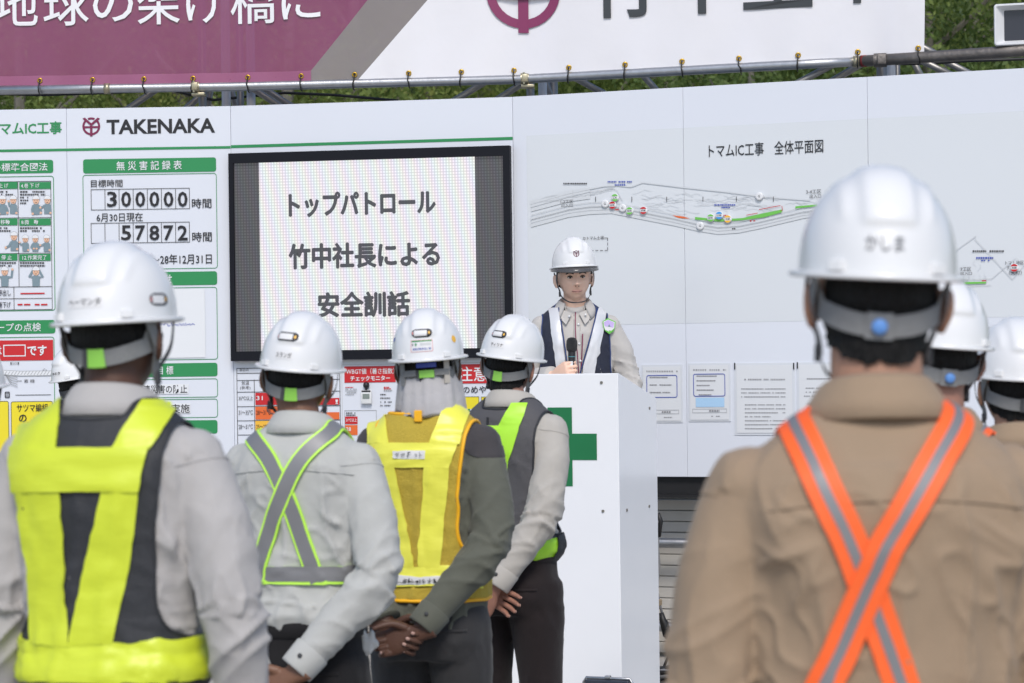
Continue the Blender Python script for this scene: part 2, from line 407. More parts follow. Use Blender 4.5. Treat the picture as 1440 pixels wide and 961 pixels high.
# ---------------- screen board (middle run)
sb = thing('screen_board', 'plain white board with green stripe carrying the video screen and heat posters', 'display board', FM.o, FM.rz)
panels(FM, sb, [0, FM.len])
p = Pr(FM); p.poly([(324, 211.6), (324, 208), (721.5, 191.2), (721.5, 195.4)], M_green); 
a, z0 = FM.loc(324.5, 211); b, z1 = FM.loc(721, 194.5); p = Pr(FM); p.srect(0.001, FM.len - .001, (z0 + z1) / 2, (z0 + z1) / 2 + .0155, M_green); p.build('green_stripe', sb)
# heat table
p = Pr(FM); p.frame(333.5, 517, 479, 640, .8, M_dkgrey)
for y in (524, 534, 550.5, 571, 591, 611): p.rect(334, y, 478.5, y + .8, M_dkgrey, .4)
p.rect(358, 534, 358.8, 640, M_dkgrey, .8)
for (y0, y1, m) in ((552.5, 569.5, M_red), (572, 590, M_orange), (592, 610.5, M_amber)): p.rect(359.5, y0, 404, y1, m, 1.0)
for (y0, y1, m) in ((560, 569.5, M_red), (580, 590, M_orange), (600.5, 610.5, M_amber)): p.rect(440, y0, 477.5, y1, m, 1.0)
ht = p.build('heat_table', sb)
p = Pr(FM); p.text('本日の', 337, 518.2, 350, 522.6, M_black, 1.2, 0); p.text('気温', 340, 536, 350.5, 541.5, M_black, 1.2, 0); p.text('(参考)', 338, 543, 352.5, 548.5, M_black, 1.2, 0)
p.text('35℃以上', 336, 557, 356, 563.5, M_black, 1.2, 0); p.text('31～35℃', 336, 577, 356, 583.5, M_black, 1.2, 0); p.text('28～31℃', 336, 597, 356, 603.5, M_black, 1.2, 0)
p.text('31', 361, 557, 370, 563, M_white, 2, .01); p.text('28～31℃', 361, 577, 381, 583.5, M_black, 2, 0); p.text('25～28℃', 361, 597, 381, 603.5, M_black, 2, 0); p.text('！', 472, 562, 476, 568.5, M_white, 2, .01); p.build('lettering', ht)
# WBGT poster
p = Pr(FM); p.frame(481, 512, 600, 640, .8, M_pale); p.rect(484.5, 515.2, 556.5, 538, M_red, .4); p.rect(485.5, 586, 503, 596.5, M_red, .4); p.rect(485.5, 598, 503, 612, M_orange, .4); p.frame(485, 577, 530, 640, .7, M_line, .4)
wp = p.build('heat_index_poster', sb)
p = Pr(FM); p.text('WBGT値（暑さ指数）', 487, 518, 555, 526.4, M_white, 1.4, .006); p.text('チェックモニター', 493, 528.6, 549, 535.8, M_white, 1.4, .025); p.text('31℃以上', 487, 588.5, 502, 593.5, M_white, 1.4, .01); p.text('28', 487, 601, 494, 606.5, M_white, 1.4, .01); p.build('lettering', wp)
p = Pr(FM)
for k, (y, w, m) in enumerate(((545, 12, M_red), (547.5, 16, M_line), (550, 16, M_line), (552.5, 15, M_line), (555, 12, M_line))): dashes(p, 486, 486 + w, y, 1.3, m, 1, rnd, 1, 2, .5)
for y, x0, w, m in ((545, 540, 8, M_red), (547, 540, 10, M_red), (549.5, 540, 12, M_line), (555, 535, 8, M_dkgrey), (560, 535, 14, M_dkgrey), (565.5, 535, 16, M_dkgrey), (570.5, 535, 15, M_dkgrey), (581, 487, 13, M_dkgrey), (584, 487, 13, M_dkgrey)): dashes(p, x0, x0 + w, y, 1.6, m, 1, rnd, 1, 2.4, .6)
p.build('small_print', wp)
# wind-speed poster
p = Pr(FM); p.frame(603, 510, 712, 640, .8, M_pale); p.rect(606, 512.5, 709, 539.5, M_red, .4)
for a0, a1 in ((606, 636), (639, 674), (677, 709)): p.rect(a0, 558, a1, 600, M_yellow, .4); p.frame(a0, 558, a1, 600, .7, M_dkgrey, .9)
for k in range(5): p.poly([(650.5 + 3.6*k, 578 - 3.2 + .2*k), (650.5 + 3.6*k, 578 + 3.2 - .2*k), (654.1 + 3.6*k, 578 + 3.0 - .2*k), (654.1 + 3.6*k, 578 - 3.0 + .2*k)], M_green if k % 2 == 0 else M_white, 1.2)
p.line([(644.5, 561), (644.5, 598)], 1.6, M_white, 1.2); p.line([(645, 575), (650.5, 574)], .5, M_dkgrey, 1.2); p.line([(645, 575), (650.5, 582)], .5, M_dkgrey, 1.2)
ws = p.build('wind_poster', sb)
p = Pr(FM); p.text('注意', 644, 515.5, 686, 536.5, M_white, 1.2, .008); p.text('速のめや', 639, 543, 684, 553.5, M_black, 1.2, .012); p.build('lettering', ws)
# heat meter hung on the poster
s0, z0 = FM.loc(516.5, 569); mp_ = FM.o + FM.d * s0
hm = thing('heat_meter', 'small white handheld heat meter with black ball sensor on the red-headed poster', 'meter', (mp_.x, mp_.y, z0), FM.rz)
k = 1 / 266
MB().box(-7.6*k, 7.6*k, -.024, -.009, 1*k, 20.5*k, bev=.004).build('case', mat('meter_white', (.75, .76, .76, 1), .4), hm, 'auto')
MB().box(-5*k, 5*k, -.0265, -.0235, 8*k, 15*k, bev=.001).build('display', mat('meter_lcd', (.22, .26, .24, 1), .25), hm)
MB().box(-6.4*k, 6.4*k, -.026, -.0235, 17.4*k, 19.8*k, bev=.001).build('top_band', M_black, hm)
MB().tube([(0, -.016, 20*k), (0, -.016, 24*k)], 2*k).build('stem', M_black, hm, True)
bm = bmesh.new(); bmesh.ops.create_uvsphere(bm, u_segments=16, v_segments=10, radius=4.6*k); bmesh.ops.translate(bm, verts=bm.verts, vec=(0, -.018, 27*k)); bm.verts.index_update()
MB().add([v.co[:] for v in bm.verts], [[v.index for v in f.verts] for f in bm.faces]).build('ball_sensor', M_black, hm, True); bm.free()

# ---------------- video screen
def led_mat(name, hi, lo, strength):
    m = bpy.data.materials.new(name); m.use_nodes = True; nt = m.node_tree; N = nt.nodes; L = nt.links; P = N['Principled BSDF']
    P.inputs['Base Color'].default_value = (.02, .02, .022, 1); P.inputs['Roughness'].default_value = .5
    tc = N.new('ShaderNodeTexCoord'); sx = N.new('ShaderNodeSeparateXYZ'); L.new(tc.outputs['Object'], sx.inputs[0])
    def mth(op, a, b=None):
        n = N.new('ShaderNodeMath'); n.operation = op
        for i, q in enumerate((a, b)):
            if q is None: continue
            if isinstance(q, (int, float)): n.inputs[i].default_value = q
            else: L.new(q, n.inputs[i])
        return n.outputs[0]
    gx = mth('SINE', mth('MULTIPLY', sx.outputs[0], 2 * math.pi / .0155)); gz = mth('SINE', mth('MULTIPLY', sx.outputs[2], 2 * math.pi / .0155))
    g2 = mth('MULTIPLY', mth('ADD', mth('MULTIPLY', gx, .5), .5), mth('ADD', mth('MULTIPLY', gz, .5), .5))
    mx = N.new('ShaderNodeMix'); mx.data_type = 'RGBA'; mx.inputs[6].default_value = lo; mx.inputs[7].default_value = hi; L.new(mth('POWER', g2, .55), mx.inputs[0])
    # slow rainbow tint put into the emission colour to imitate moiré
    hue = N.new('ShaderNodeCombineColor')
    for i, ph in enumerate((0, 2.1, 4.2)):
        L.new(mth('ADD', mth('MULTIPLY', mth('SINE', mth('ADD', mth('ADD', mth('MULTIPLY', sx.outputs[0], 95.0), mth('MULTIPLY', sx.outputs[2], 22.0)), ph)), .05), .95), hue.inputs[i])
    m2 = N.new('ShaderNodeMix'); m2.data_type = 'RGBA'; m2.blend_type = 'MULTIPLY'; m2.inputs[0].default_value = 1.0
    L.new(mx.outputs[2], m2.inputs[6]); L.new(hue.outputs[0], m2.inputs[7]); L.new(m2.outputs[2], P.inputs['Emission Color']); P.inputs['Emission Strength'].default_value = strength
    return m
M_ledw = led_mat('led_lit', (.95, .95, .97, 1), (.60, .60, .63, 1), 0.72)
M_ledd = led_mat('led_dim', (.105, .105, .115, 1), (.04, .04, .045, 1), 0.7)
M_ledt = led_mat('led_text', (.065, .068, .08, 1), (.045, .045, .055, 1), 0.7)
M_case = mat('screen_case', (.007, .008, .013, 1), .6, var=.1, spec=.2)
led = thing('video_screen', 'large video screen in a black frame showing three lines of grey text', 'screen', FM.o, FM.rz)
s0, s1, z0, z1 = FM.box(326.5, 211.5, 720.8, 505.5)
a0, a1, b0, b1 = FM.box(333, 225.5, 711, 492)
mb = MB(); mb.box(s0, a0, -.05, -.001, z0, z1).box(a1, s1, -.05, -.001, z0, z1).box(a0, a1, -.05, -.001, z0, b0).box(a0, a1, -.05, -.001, b1, z1); mb.build('frame', M_case, led)
c0 = FM.loc(368, 360)[0]; c1 = FM.loc(671, 360)[0]
mb = MB(); mb.poly([(c0, -.032, b0), (c1, -.032, b0), (c1, -.032, b1), (c0, -.032, b1)]); mb.build('lit_area', M_ledw, led)
for u, w in ((a0, c0), (c1, a1)): MB().poly([(u, -.032, b0), (w, -.032, b0), (w, -.032, b1), (u, -.032, b1)]).build('dim_band', M_ledd, led)
for t, x0, y0, x1, y1 in (('トップパトロール', 409, 270, 614, 304), ('竹中社長による', 409, 342, 620, 377), ('安全訓話', 450, 411, 578, 446)):
    pz = Pr(FM, 15.5); 
    for i_, (ox, oy) in enumerate(((0, 0), (-.9, 0), (.9, 0), (0, -.9), (0, .9))): pz.text(t, x0 + ox, y0 + oy, x1 + ox, y1 + oy, M_ledt, i_ * .15, .012, join=i_ > 0)
    pz.build('lettering', led)

# ---------------- map board (right run)
mbd = thing('map_board', 'wide glossy white board showing the site plan behind the speaker', 'display board', FR.o, FR.rz)
cuts = [0, FR.loc(963.5, 400)[0], FR.loc(1221, 250)[0]]; cuts.append(cuts[-1] + .98)
panels(FR, mbd, cuts)
_zt = FR.loc(963, 180)[1]; _zb = FR.loc(965, 455)[1]; _sl = FR.loc(742, 320)[0]
p = Pr(FR, .4)
for u, w in ((_sl, cuts[1] - .0015), (cuts[1] + .0015, cuts[2] - .0015), (cuts[2] + .0015, cuts[3] - .01)): p.srect(u, w, _zb, _zt, M_sheet, 0)
ms = p.build('map_sheet', mbd)
p = Pr(FR, 2); p.text('トマムIC工事　全体平面図', 997, 199.5, 1158, 218.5, M_black, 0, .004); p.build('lettering', ms)
# plan drawing
ML_ = mat('plan_line', (.56, .58, .605, 1), .35, var=0); MP_ = mat('plan_pale', (.625, .65, .68, 1), .35, var=.03); MB_ = mat('plan_band', (.625, .65, .68, 1), .3, var=.04, vscale=40)
p = Pr(FR, 2)
ctr = [(747, 306), (770, 300), (800, 292), (830, 288), (860, 287), (890, 293), (920, 299), (950, 305), (980, 312), (1010, 317), (1040, 315), (1070, 309), (1100, 302), (1130, 295), (1160, 291), (1200, 290)]
def off(d0, d1=None): return [(x, y + d0 + ((d1 - d0) * i / len(ctr) if d1 is not None else 0)) for i, (x, y) in enumerate(ctr)]
up, dn = off(-20, -26), off(14, 12)
for i in range(len(ctr) - 1): p.poly([dn[i], dn[i+1], off(0)[i+1], off(0)[i]], MB_, 0)
for i in range(3): p.poly([off(-8)[i], off(-8)[i+1], off(-24)[i+1], off(-24)[i]], MB_, 0)
for d, w, m in ((2, 2.2, MP_), (-3, .7, ML_), (4, .7, ML_), (8, .5, ML_)): p.line(off(d), w, m, 1)
p.line([(747, 292), (790, 280), (830, 270), (862, 265), (868, 268), (876, 283)], .8, ML_, 1); p.line([(747, 287), (800, 272), (850, 262), (868, 261), (888, 263), (904, 257), (930, 260), (963, 264), (1020, 270), (1060, 275), (1100, 279), (1140, 282)], 1.8, MP_, .5)
rn = random.Random(11)
for k in range(60):
    x = rn.uniform(880, 1150); y = 285 + (x - 890) * .03 + rn.uniform(-14, 10); q = [(x, y)]
    for j in range(5): x += rn.uniform(3, 8); y += rn.uniform(-3.2, 3.2); q.append((x, y))
    p.line(q, .5, MP_, .3)
for k in range(30):
    x = rn.uniform(750, 850); y = 284 - (x - 750) * .18 + rn.uniform(-4, 6); p.line([(x, y), (x + 9, y - 2 + rn.uniform(-1, 1)), (x + 16, y - 3)], .5, MP_, .3)
p.poly([(946, 303), (962, 305), (971, 308), (955, 307)][::-1], M_orange, 1.5)
p.poly([(978, 309), (978, 305.5), (1012, 309), (1045, 307), (1075, 300), (1100, 295), (1100, 299), (1075, 306), (1045, 310), (1012, 312)], M_lime, 1.5)
p.poly([(1119, 293.5), (1119, 290.5), (1150, 288), (1150, 290.5)], M_lime, 1.5)
for pts in ([(1100, 290), (1101, 296), (1098, 297)], [(1068, 295), (1098, 289.5)], [(1050, 303), (1066, 300)]): p.line(pts, .8, M_red, 1.5)
p.line([(806, 267), (806, 292)], .5, ML_, 1)
for (x, y, w, m) in ((790, 258.5, 36, M_dkgrey), (855, 256, 34, M_blue), (865, 260.5, 15, M_blue), (1005, 288.5, 30, M_blue), (1015, 292, 12, M_blue), (1018, 303.5, 6, M_red), (865, 295, 10, M_red), (1055, 311, 8, M_red), (1082, 300, 10, M_dkgrey), (1030, 322, 8, M_dkgrey)): dashes(p, x, x + w, y, 1.9, m, 1, rn, 1.2, 2.6, .6)
for x in (838, 889, 938, 989, 1036, 1088): p.line([(x, 277), (x, 284)], .9, M_dkgrey, 1)
# detail plan at the right end
p.line([(1344, 353), (1373, 332), (1372, 335)], .8, ML_, 1); p.line([(1371, 336), (1424, 393)], .8, ML_, 1); p.line([(1394, 393), (1429, 363), (1441, 373), (1424, 393)], .7, ML_, 1)
dashes(p, 1368, 1412, 353.5, 2.4, M_dkgrey, 1, rn, 1.4, 3, .8); dashes(p, 1373, 1397, 363, 2.4, M_blue, 1, rn, 1.4, 3, .8); dashes(p, 1377, 1392, 366.5, 1.8, M_blue, 1, rn, 1.4, 3, .8)
for k in range(14):
    x = rn.uniform(1345, 1390); y = rn.uniform(364, 388); p.line([(x, y), (x + rn.uniform(-3, 3), y + 5), (x + rn.uniform(-5, 3), y + 10)], .5, MP_, .3)
p.poly([(1352, 400), (1352, 397), (1387, 396.5), (1387, 399)], M_lime, 1.5); p.line([(1350, 394), (1394, 392)], .7, ML_, 1); p.line([(1350, 403), (1394, 401)], .7, ML_, 1); p.line([(1381, 395.3), (1387, 395)], 1.4, M_red, 1.6)
for x0, x1, y in ((818, 856, 352.5),):
    for k in range(6): p.line([(x0 + 6.6 * k, y), (x0 + 6.6 * k + 4, y)], .8, M_dkgrey, 1)
for k in range(3): p.line([(855, 335 + 6.5 * k), (855, 339 + 6.5 * k)], .8, M_dkgrey, 1)
p.line([(850, 335), (855, 335)], .8, M_dkgrey, 1)
p.build('plan_drawing', ms)
p = Pr(FR, 2); p.text('1-2工区', 789, 281.5, 806.5, 286, M_dkgrey, 1, 0); p.text('出入口', 790, 287, 805.5, 291.5, M_dkgrey, 1, 0); p.text('3-4工区', 1134, 267, 1155, 272.5, M_dkgrey, 1, 0); p.text('出入口', 1139, 273.5, 1155, 279, M_dkgrey, 1, 0)
p.text('カトマム土場', 820, 332.5, 849.5, 337.5, M_dkgrey, 1, .004); p.text('7工区', 1351, 376, 1366, 381.5, M_dkgrey, 1, 0); p.text('出入口', 1351, 382.5, 1367, 387, M_dkgrey, 1, 0)
p.text('トマム地区', 1414, 367, 1440, 372.5, M_dkgrey, 1, 0); p.text('ず', 1416, 374, 1420, 379, M_dkgrey, 1, 0); p.text('（大町）', 1419, 381, 1437, 387, M_dkgrey, 1, 0); p.build('lettering', ms)
# round magnets on the plan
M_mag = mat('magnet_white', (.72, .73, .75, 1), .35)
def magnet(px, py, colr, word, label):
    s0, z0 = FR.loc(px, py); c = FR.o + FR.d * s0
    t = thing('map_magnet', label, 'magnet', (c.x, c.y, z0), FR.rz, 'round magnets on the site plan')
    r = .0205; prof = [(r * .96, -.003), (r, -.006), (r, -.011), (r * .93, -.0145), (r * .7, -.0165)]
    v = []; n = 20
    for rr, y in prof: v += [(rr * math.cos(2*math.pi*k/n), y, rr * math.sin(2*math.pi*k/n)) for k in range(n)]
    f = [(i*n + k, (i+1)*n + k, (i+1)*n + (k+1) % n, i*n + (k+1) % n) for i in range(len(prof)-1) for k in range(n)] + [tuple(reversed(range((len(prof)-1)*n, len(prof)*n)))] + [tuple(range(n))]
    obj('disc', v, f, M_mag, t)
    if colr:
        mb = MB()
        for sg in (1, -1):
            pts = [(r*.9*math.cos(R(a)), -.0172, sg*r*.9*math.sin(R(a))) for a in range(25, 156, 13)]
            mb.poly(pts if sg < 0 else pts[::-1])
        mb.build('colour_band', colr, t)
    V, F = text_geo(word, .004); w = r * (.5 if len(word) == 1 else 1.15); h = r * (.55 if len(word) == 1 else .5)
    obj('lettering', [((u - .5) * w, -.0176, (q - .5) * h) for u, q in V], F, M_dkgrey, t)
GP = 'plain white round magnet with a letter on the site plan'
magnet(852, 287, None, 'G', GP); magnet(876.5, 293, None, 'G', GP); magnet(985.5, 318, None, 'G', GP); magnet(1068.5, 276.5, None, 'G', GP)
magnet(866, 278.5, M_lime, '工K', 'green-banded magnet highest of the cluster at the plan\'s left end'); magnet(862.5, 289, M_red, '武蔵', 'red-banded magnet between two plain white magnets'); magnet(886.5, 297, M_lime, '昭和', 'green-banded magnet beside the second plain white magnet')
magnet(906, 296.5, M_red, '武蔵', 'red-banded magnet alone on the road line right of the cluster'); magnet(1000.5, 307, M_lime, '昭和', 'green-banded magnet left of the blue one on the plan'); magnet(1012.5, 303.5, mat('print_azure', rgb(60, 150, 220), .4), '日特', 'blue-banded magnet between green and orange magnets'); magnet(1024.5, 308.5, M_amber, '北建', 'orange-banded magnet right of the blue one'); magnet(1427, 377, M_red, '武蔵', 'red-banded magnet on the diamond-shaped detail plan')
# notices pinned under the plan
M_paper = mat('paper', (.68, .70, .73, 1), .6, var=.02); M_sleeve = mat('clear_sleeve', (.66, .69, .74, 1), .2, var=.02)
M_txt = mat('notice_print', (.26, .26, .28, 1), .6, var=0)
def notice(x0, y0, x1, y1, label, kind):
    a, b, c, d = FR.box(x0, y0, x1, y1); o3 = FR.o + FR.d * a
    t = thing('notice_sheet', label, 'notice', (o3.x, o3.y, c), FR.rz, 'notices in clear sleeves under the plan')
    MB().box(0, b - a, -.004, -.0005, 0, d - c).build('sleeve', M_sleeve, t)
    f2 = Facet((o3.x, o3.y), (o3.x + FR.d.x, o3.y + FR.d.y)); q = Pr(f2, 3.0); q.mb = MB(); rr = random.Random(int(x0))
    X = lambda u: x0 + (x1 - x0) * u; Y = lambda w: y0 + (y1 - y0) * w
    q.rect(X(.04), Y(.03), X(.96), Y(.97), M_paper, 0)
    if kind < 2:
        q.frame(X(.12), Y(.18), X(.88), Y(.57), .9, M_blue, 1, 3); dashes(q, X(.12), X(.9), Y(.115), 2.0, M_txt, 1, rr, 1.4, 2.2, 1.4)
        for k in range(5 if kind else 3): dashes(q, X(.2), X(.2) + (x1 - x0) * rr.uniform(.3, .55), Y(.22 + (.08 if kind else .13) * k), 1.5, M_txt, 1, rr, 1.2, 3, .4)
        if kind: q.rect(X(.18), Y(.59), X(.86), Y(.75), M_sky, 1)
        q.frame(X(.1), Y(.78), X(.92), Y(.85), .5, M_line, 1); dashes(q, X(.5), X(.75), Y(.815), 2.2, M_txt, 1.5, rr, 2, 3, .8); dashes(q, X(.55), X(.75), Y(.91), 1.2, M_txt, 1, rr)
    else:
        dashes(q, X(.17), X(.84), Y(.23), 2.0, M_txt, 1, rr, 1.2, 2.0, .9)
        for k in range(11):
            if k == 3: continue
            dashes(q, X(.12 if k < 3 else .18), X(.85 if rr.random() < .7 else .6), Y(.36 + .055 * k), 1.5, M_txt, 1, rr, 1.0, 1.8, .7)
        for u in (.0, .975): q.rect(X(u), Y(.0), X(u + .02), Y(.09), M_black, 1)
    for i in range(len(q.mb.v)): v = q.mb.v[i]; q.mb.v[i] = (v[0], v[1], v[2] - c)
    q.build('printed_sheet', t)
notice(903, 513, 960, 594.5, 'laminated notice with three lines in a blue frame beside the podium', 0)
notice(968.5, 511, 1027.5, 593, 'laminated notice with blue frame above a pale blue picture', 1)
notice(1033, 510.5, 1118, 612, 'full page of small text in a clear sleeve, second text block from plan edge', 2)
notice(1121, 509.5, 1206, 611, 'page of small text in a clear sleeve behind the tan worker\'s collar', 2)

# ---------------- steel frame and siding below and behind the boards
M_dsteel = mat('dark_steel', (.02, .02, .022, 1), .5, .3, var=.3); M_galv = mat('galvanised_steel', (.42, .43, .45, 1), .38, .9, var=.2, vscale=25, bump=.05, bscale=60, stretch=(1, 1, 1))
M_siding = mat('siding_beige', (.50, .48, .45, 1), .55, var=.12, vscale=8)
for f, lb in ((FL, 'dark steel beam under the green-headed notice board'), (FM, 'dark steel beam under the video screen board'), (FR, 'dark steel beam under the site plan board')):
    t = thing('support_beam', lb, 'beam', f.o, f.rz)
    MB().box(.002, f.len - .002, .03, .13, .855, WBOT - .003).build('web', M_dsteel, t); MB().box(.002, f.len - .002, .012, .16, .84, .8545).build('flange', M_dsteel, t)
    for k in range(3): s = f.len * (.12 + .38 * k); MB().box(s, s + .07, .06, .13, 0, .839).build('post', M_dsteel, t)
sd = thing('siding_wall', 'low wall of beige horizontal siding boards behind the podium', 'wall', FR.o + FR.n * -.25, FR.rz)
for k in range(14): MB().box(-3.2, FR.len + .2, -.006 - .004 * (k % 2 == 0), .012, .02 + .057 * k, .02 + .057 * k + .053, bev=.003).build('siding_board', M_siding, sd)
MB().box(-3.2, FR.len + .2, .0125, .03, 0, .83).build('backing', mat('siding_back', (.25, .24, .22, 1), .7), sd)
rail = thing('pipe_rail', 'pair of grey steel pipes in front of the beige siding', 'pipe', FR.o + FR.n * -.10, FR.rz)
for z in (.60, .17): MB().tube([(-1.6, 0, z), (2.9, 0, z)], .026, 14).build('pipe', M_galv, rail, True)
for s in (-1.4, .62, 2.6): MB().box(s - .02, s + .02, -.027, .033, 0, .66, bev=.004).build('stanchion', M_dsteel, rail)
M_rub = mat('black_rubber', (.012, .012, .013, 1), .5); M_cgrey = mat('grey_cable', (.2, .2, .21, 1), .5)
cb = thing('power_cable', 'black power cable with in-line plug and yellow cap hanging beside the podium', 'cable', at(934, 960, 11.9) - Vector((0, 0, at(934, 960, 11.9).z)))
def cp(px, py): return at(px, py, 11.88) - cb.location
MB().tube([cp(*q) for q in ((926, 722), (927, 740), (925, 768), (927, 792), (924, 830), (928, 850), (932, 868))], .006, 8).build('lead', M_cgrey, cb, True)
MB().tube([cp(930, 862), cp(932, 872), cp(934, 876), cp(938, 893), cp(941, 898)], [.012, .017, .022, .022, .014], 12).build('plug', M_rub, cb, True)
MB().tube([cp(941, 897), cp(944, 915), cp(936, 932), cp(929, 950), cp(926, 1000)], .007, 8).build('lead', M_rub, cb, True)
MB().tube([cp(925, 722), cp(929, 733), cp(926, 755)], .012, 8).build('tape_wrap', M_rub, cb, True)
c = cp(949, 927); MB().tube([c + Vector((0, .015, 0)), c + Vector((0, -.012, 0)), c + Vector((0, -.02, 0))], [.03, .03, .022], 16).build('cap', mat('yellow_cap', rgb(230, 160, 20), .4), cb, 'auto')
MB().tube([c + Vector((0, -.0195, 0)), c + Vector((0, -.023, 0))], .012, 12).build('socket', mat('teal_socket', rgb(40, 130, 140), .4), cb, 'auto')
# coiled cables lying behind the podium
def coil(x, y, label, r0=.16):
    t = thing('cable_coil', label, 'cable', (x, y, 0)); rr = random.Random(int(x * 100))
    for q in range(4):
        pts = [(r0 * (1 + .08 * q) * math.cos(a) + rr.uniform(-.01, .01), r0 * .8 * math.sin(a) + rr.uniform(-.01, .01), .015 + .018 * q + rr.uniform(0, .01)) for a in np.linspace(0, 6.28, 26)]
        MB().tube(pts, .011, 7).build('loop', M_rub if q % 2 else M_cgrey, t, True)
coil(.83, 11.4, 'coil of black and grey cable on the ground right of the podium'); coil(-.12, 11.35, 'coil of black and grey cable on the ground left of the podium')

# ---------------- banner on its pipe
M_bpur = mat('banner_purple', rgb(136, 66, 104), .26, var=.07, vscale=2.5, bump=.28, bscale=3.2, trans=.16, spec=.55, stretch=(1, 1, .6))
M_bgry = mat('banner_grey', rgb(136, 128, 128), .26, var=.05, vscale=2.5, bump=.28, bscale=3.2, trans=.12, spec=.5)
M_bwht = mat('banner_white', (.82, .81, .85, 1), .26, var=.03, vscale=2.0, bump=.28, bscale=3, trans=.07, spec=.5)
M_bhem = mat('banner_hem', rgb(152, 88, 122), .35, var=.06, trans=.04)
PZ = 3.028
def pipe_xy(px):
    """plan position of the pipe at a photo column"""
    kx = [(-80, 12.93), (324, 12.90), (720, 12.74), (1000, 12.40), (1240, 12.12), (1520, 11.70)]
    d = float(np.interp(px, [a for a, b in kx], [b for a, b in kx])); v = (PZ - 1.5) / d + ROLL * (px - 720) / FPX
    P = EYE + Vector(((px - 720) / FPX + ROLL * v, 1, 0)) * d; return P.x, P.y
def pipe_d(px): return pipe_xy(px)[1]
PT = Vector((pipe_xy(-60)[0], pipe_xy(-60)[1], 0))
pp = thing('scaffold_pipe', 'long bright galvanised pipe along the bottom of the banner', 'pipe', (PT.x, PT.y, PZ))
b0 = Vector((PT.x, PT.y, PZ))
MB().tube([Vector((*pipe_xy(x), PZ)) - b0 for x in (-60, 150, 324, 520, 720, 860, 1000, 1120, 1207)], .0245, 18).build('tube', M_galv, pp, True)
M_brass = mat('clamp_zinc', (.42, .38, .27, 1), .4, .8, var=.2)
for px, w in ((151, .016), (1204, .016)):
    x, y = pipe_xy(px); MB().tube([Vector((x - w, y, PZ)) - b0, Vector((x + w, y, PZ)) - b0], .029, 16).build('coupler', M_brass, pp, True)
for px in (275, 738):
    x, y = pipe_xy(px); mb = MB(); mb.tube([Vector((x - .022, y, PZ)) - b0, Vector((x + .022, y, PZ)) - b0], .031, 16)
    q = Vector((x, y, PZ)) - b0; mb.box(q.x - .016, q.x + .016, q.y - .045, q.y - .028, q.z - .02, q.z + .02, bev=.003); mb.box(q.x - .02, q.x + .05, q.y - .02, q.y + .06, q.z - .046, q.z - .03, bev=.003); mb.tube([q + Vector((-.005, -.036, -.03)), q + Vector((-.005, -.036, .03))], .006, 8); mb.build('clamp', M_brass, pp, 'auto')
M_old = mat('weathered_steel', (.17, .155, .145, 1), .5, .7, var=.4, vscale=14, bump=.2, bscale=50)
x, y = pipe_xy(1210); b1 = Vector((x, y, PZ))
p2 = thing('scaffold_pipe', 'dark weathered pipe continuing from the bright one past the banner\'s end', 'pipe', b1)
MB().tube([Vector((*pipe_xy(q), PZ)) - b1 for q in (1210, 1300, 1400, 1520)], .029, 18).build('tube', M_old, p2, True)
MB().tube([Vector((*pipe_xy(1211), PZ)) - b1, Vector((*pipe_xy(1219), PZ)) - b1], .0298, 18).build('red_paint_band', mat('worn_red_paint', rgb(120, 40, 40), .6, var=.4, vscale=40), p2, True)
x, y = pipe_xy(1238); q = Vector((x, y, PZ)) - b1; mb = MB(); mb.tube([q + Vector((-.03, .008, 0)), q + Vector((.03, -.008, 0))], .036, 16); mb.box(q.x - .022, q.x + .022, q.y - .05, q.y - .033, q.z - .024, q.z + .024, bev=.003); mb.build('clamp', M_old, p2, 'auto')

ban = thing('banner', 'wide vinyl banner in purple, grey and white tied to the steel pipe', 'banner', (PT.x, PT.y, 0))
def bz(px, py):                      # height on the banner surface
    x, y = pipe_xy(px); return EYE.z + (ray(px, py) * y).z
BT = 4.15
def bpt(px, z, lay=0.0):
    x, y = pipe_xy(px); q = (px * .021); return Vector((x - PT.x, y - PT.y - .006 - lay + .006 * math.sin(q * 2.1 + z * 1.7) * min(1, (z - PZ) * 3) + .006 * math.sin(px * .083) * max(0, 1 - (z - PZ) * 6), z))
def bcell(mb, pts, m): mb.poly([bpt(*q) for q in pts], m)
zb = PZ + .018; zh = zb + .055
def bx_purple(z):                     # photo column of the purple/grey edge at height z
    z0_, z1_ = bz(430, 106), bz(518, 0); return 433 + (z - z0_) / (z1_ - z0_) * 86
def bx_grey(z):
    z0_, z1_ = bz(508, 108), bz(603, 0); return 508 + (z - z0_) / (z1_ - z0_) * 95
zs = [zb, zh] + [zh + (BT - zh) * k / 10 for k in range(1, 11)]
def strip(name, fa, fb, m, n):
    v = []; f = []
    for z in zs:
        for i in range(n + 1): v.append(bpt(fa(z) + (fb(z) - fa(z)) * i / n, z))
    for j in range(len(zs) - 1):
        for i in range(n): a = j * (n + 1) + i; f.append((a, a + 1, a + n + 2, a + n + 1))
    return obj(name, v, f, m, ban, True)
def rx(z): return 1299.5 + (z - zb) * 6.5
strip('purple_field', lambda z: -60, bx_purple, M_bpur, 40); strip('grey_stripe', bx_purple, bx_grey, M_bgry, 8); strip('white_field', bx_grey, rx, M_bwht, 60)
v = []; f = []
for i in range(61):
    px = -60 + (bx_purple(zh) + 60) * i / 60; v += [bpt(px, zb + .001, .002), bpt(px, zh, .002)]
obj('hem', v, [(2*i, 2*i+2, 2*i+3, 2*i+1) for i in range(60)], M_bhem, ban, True)
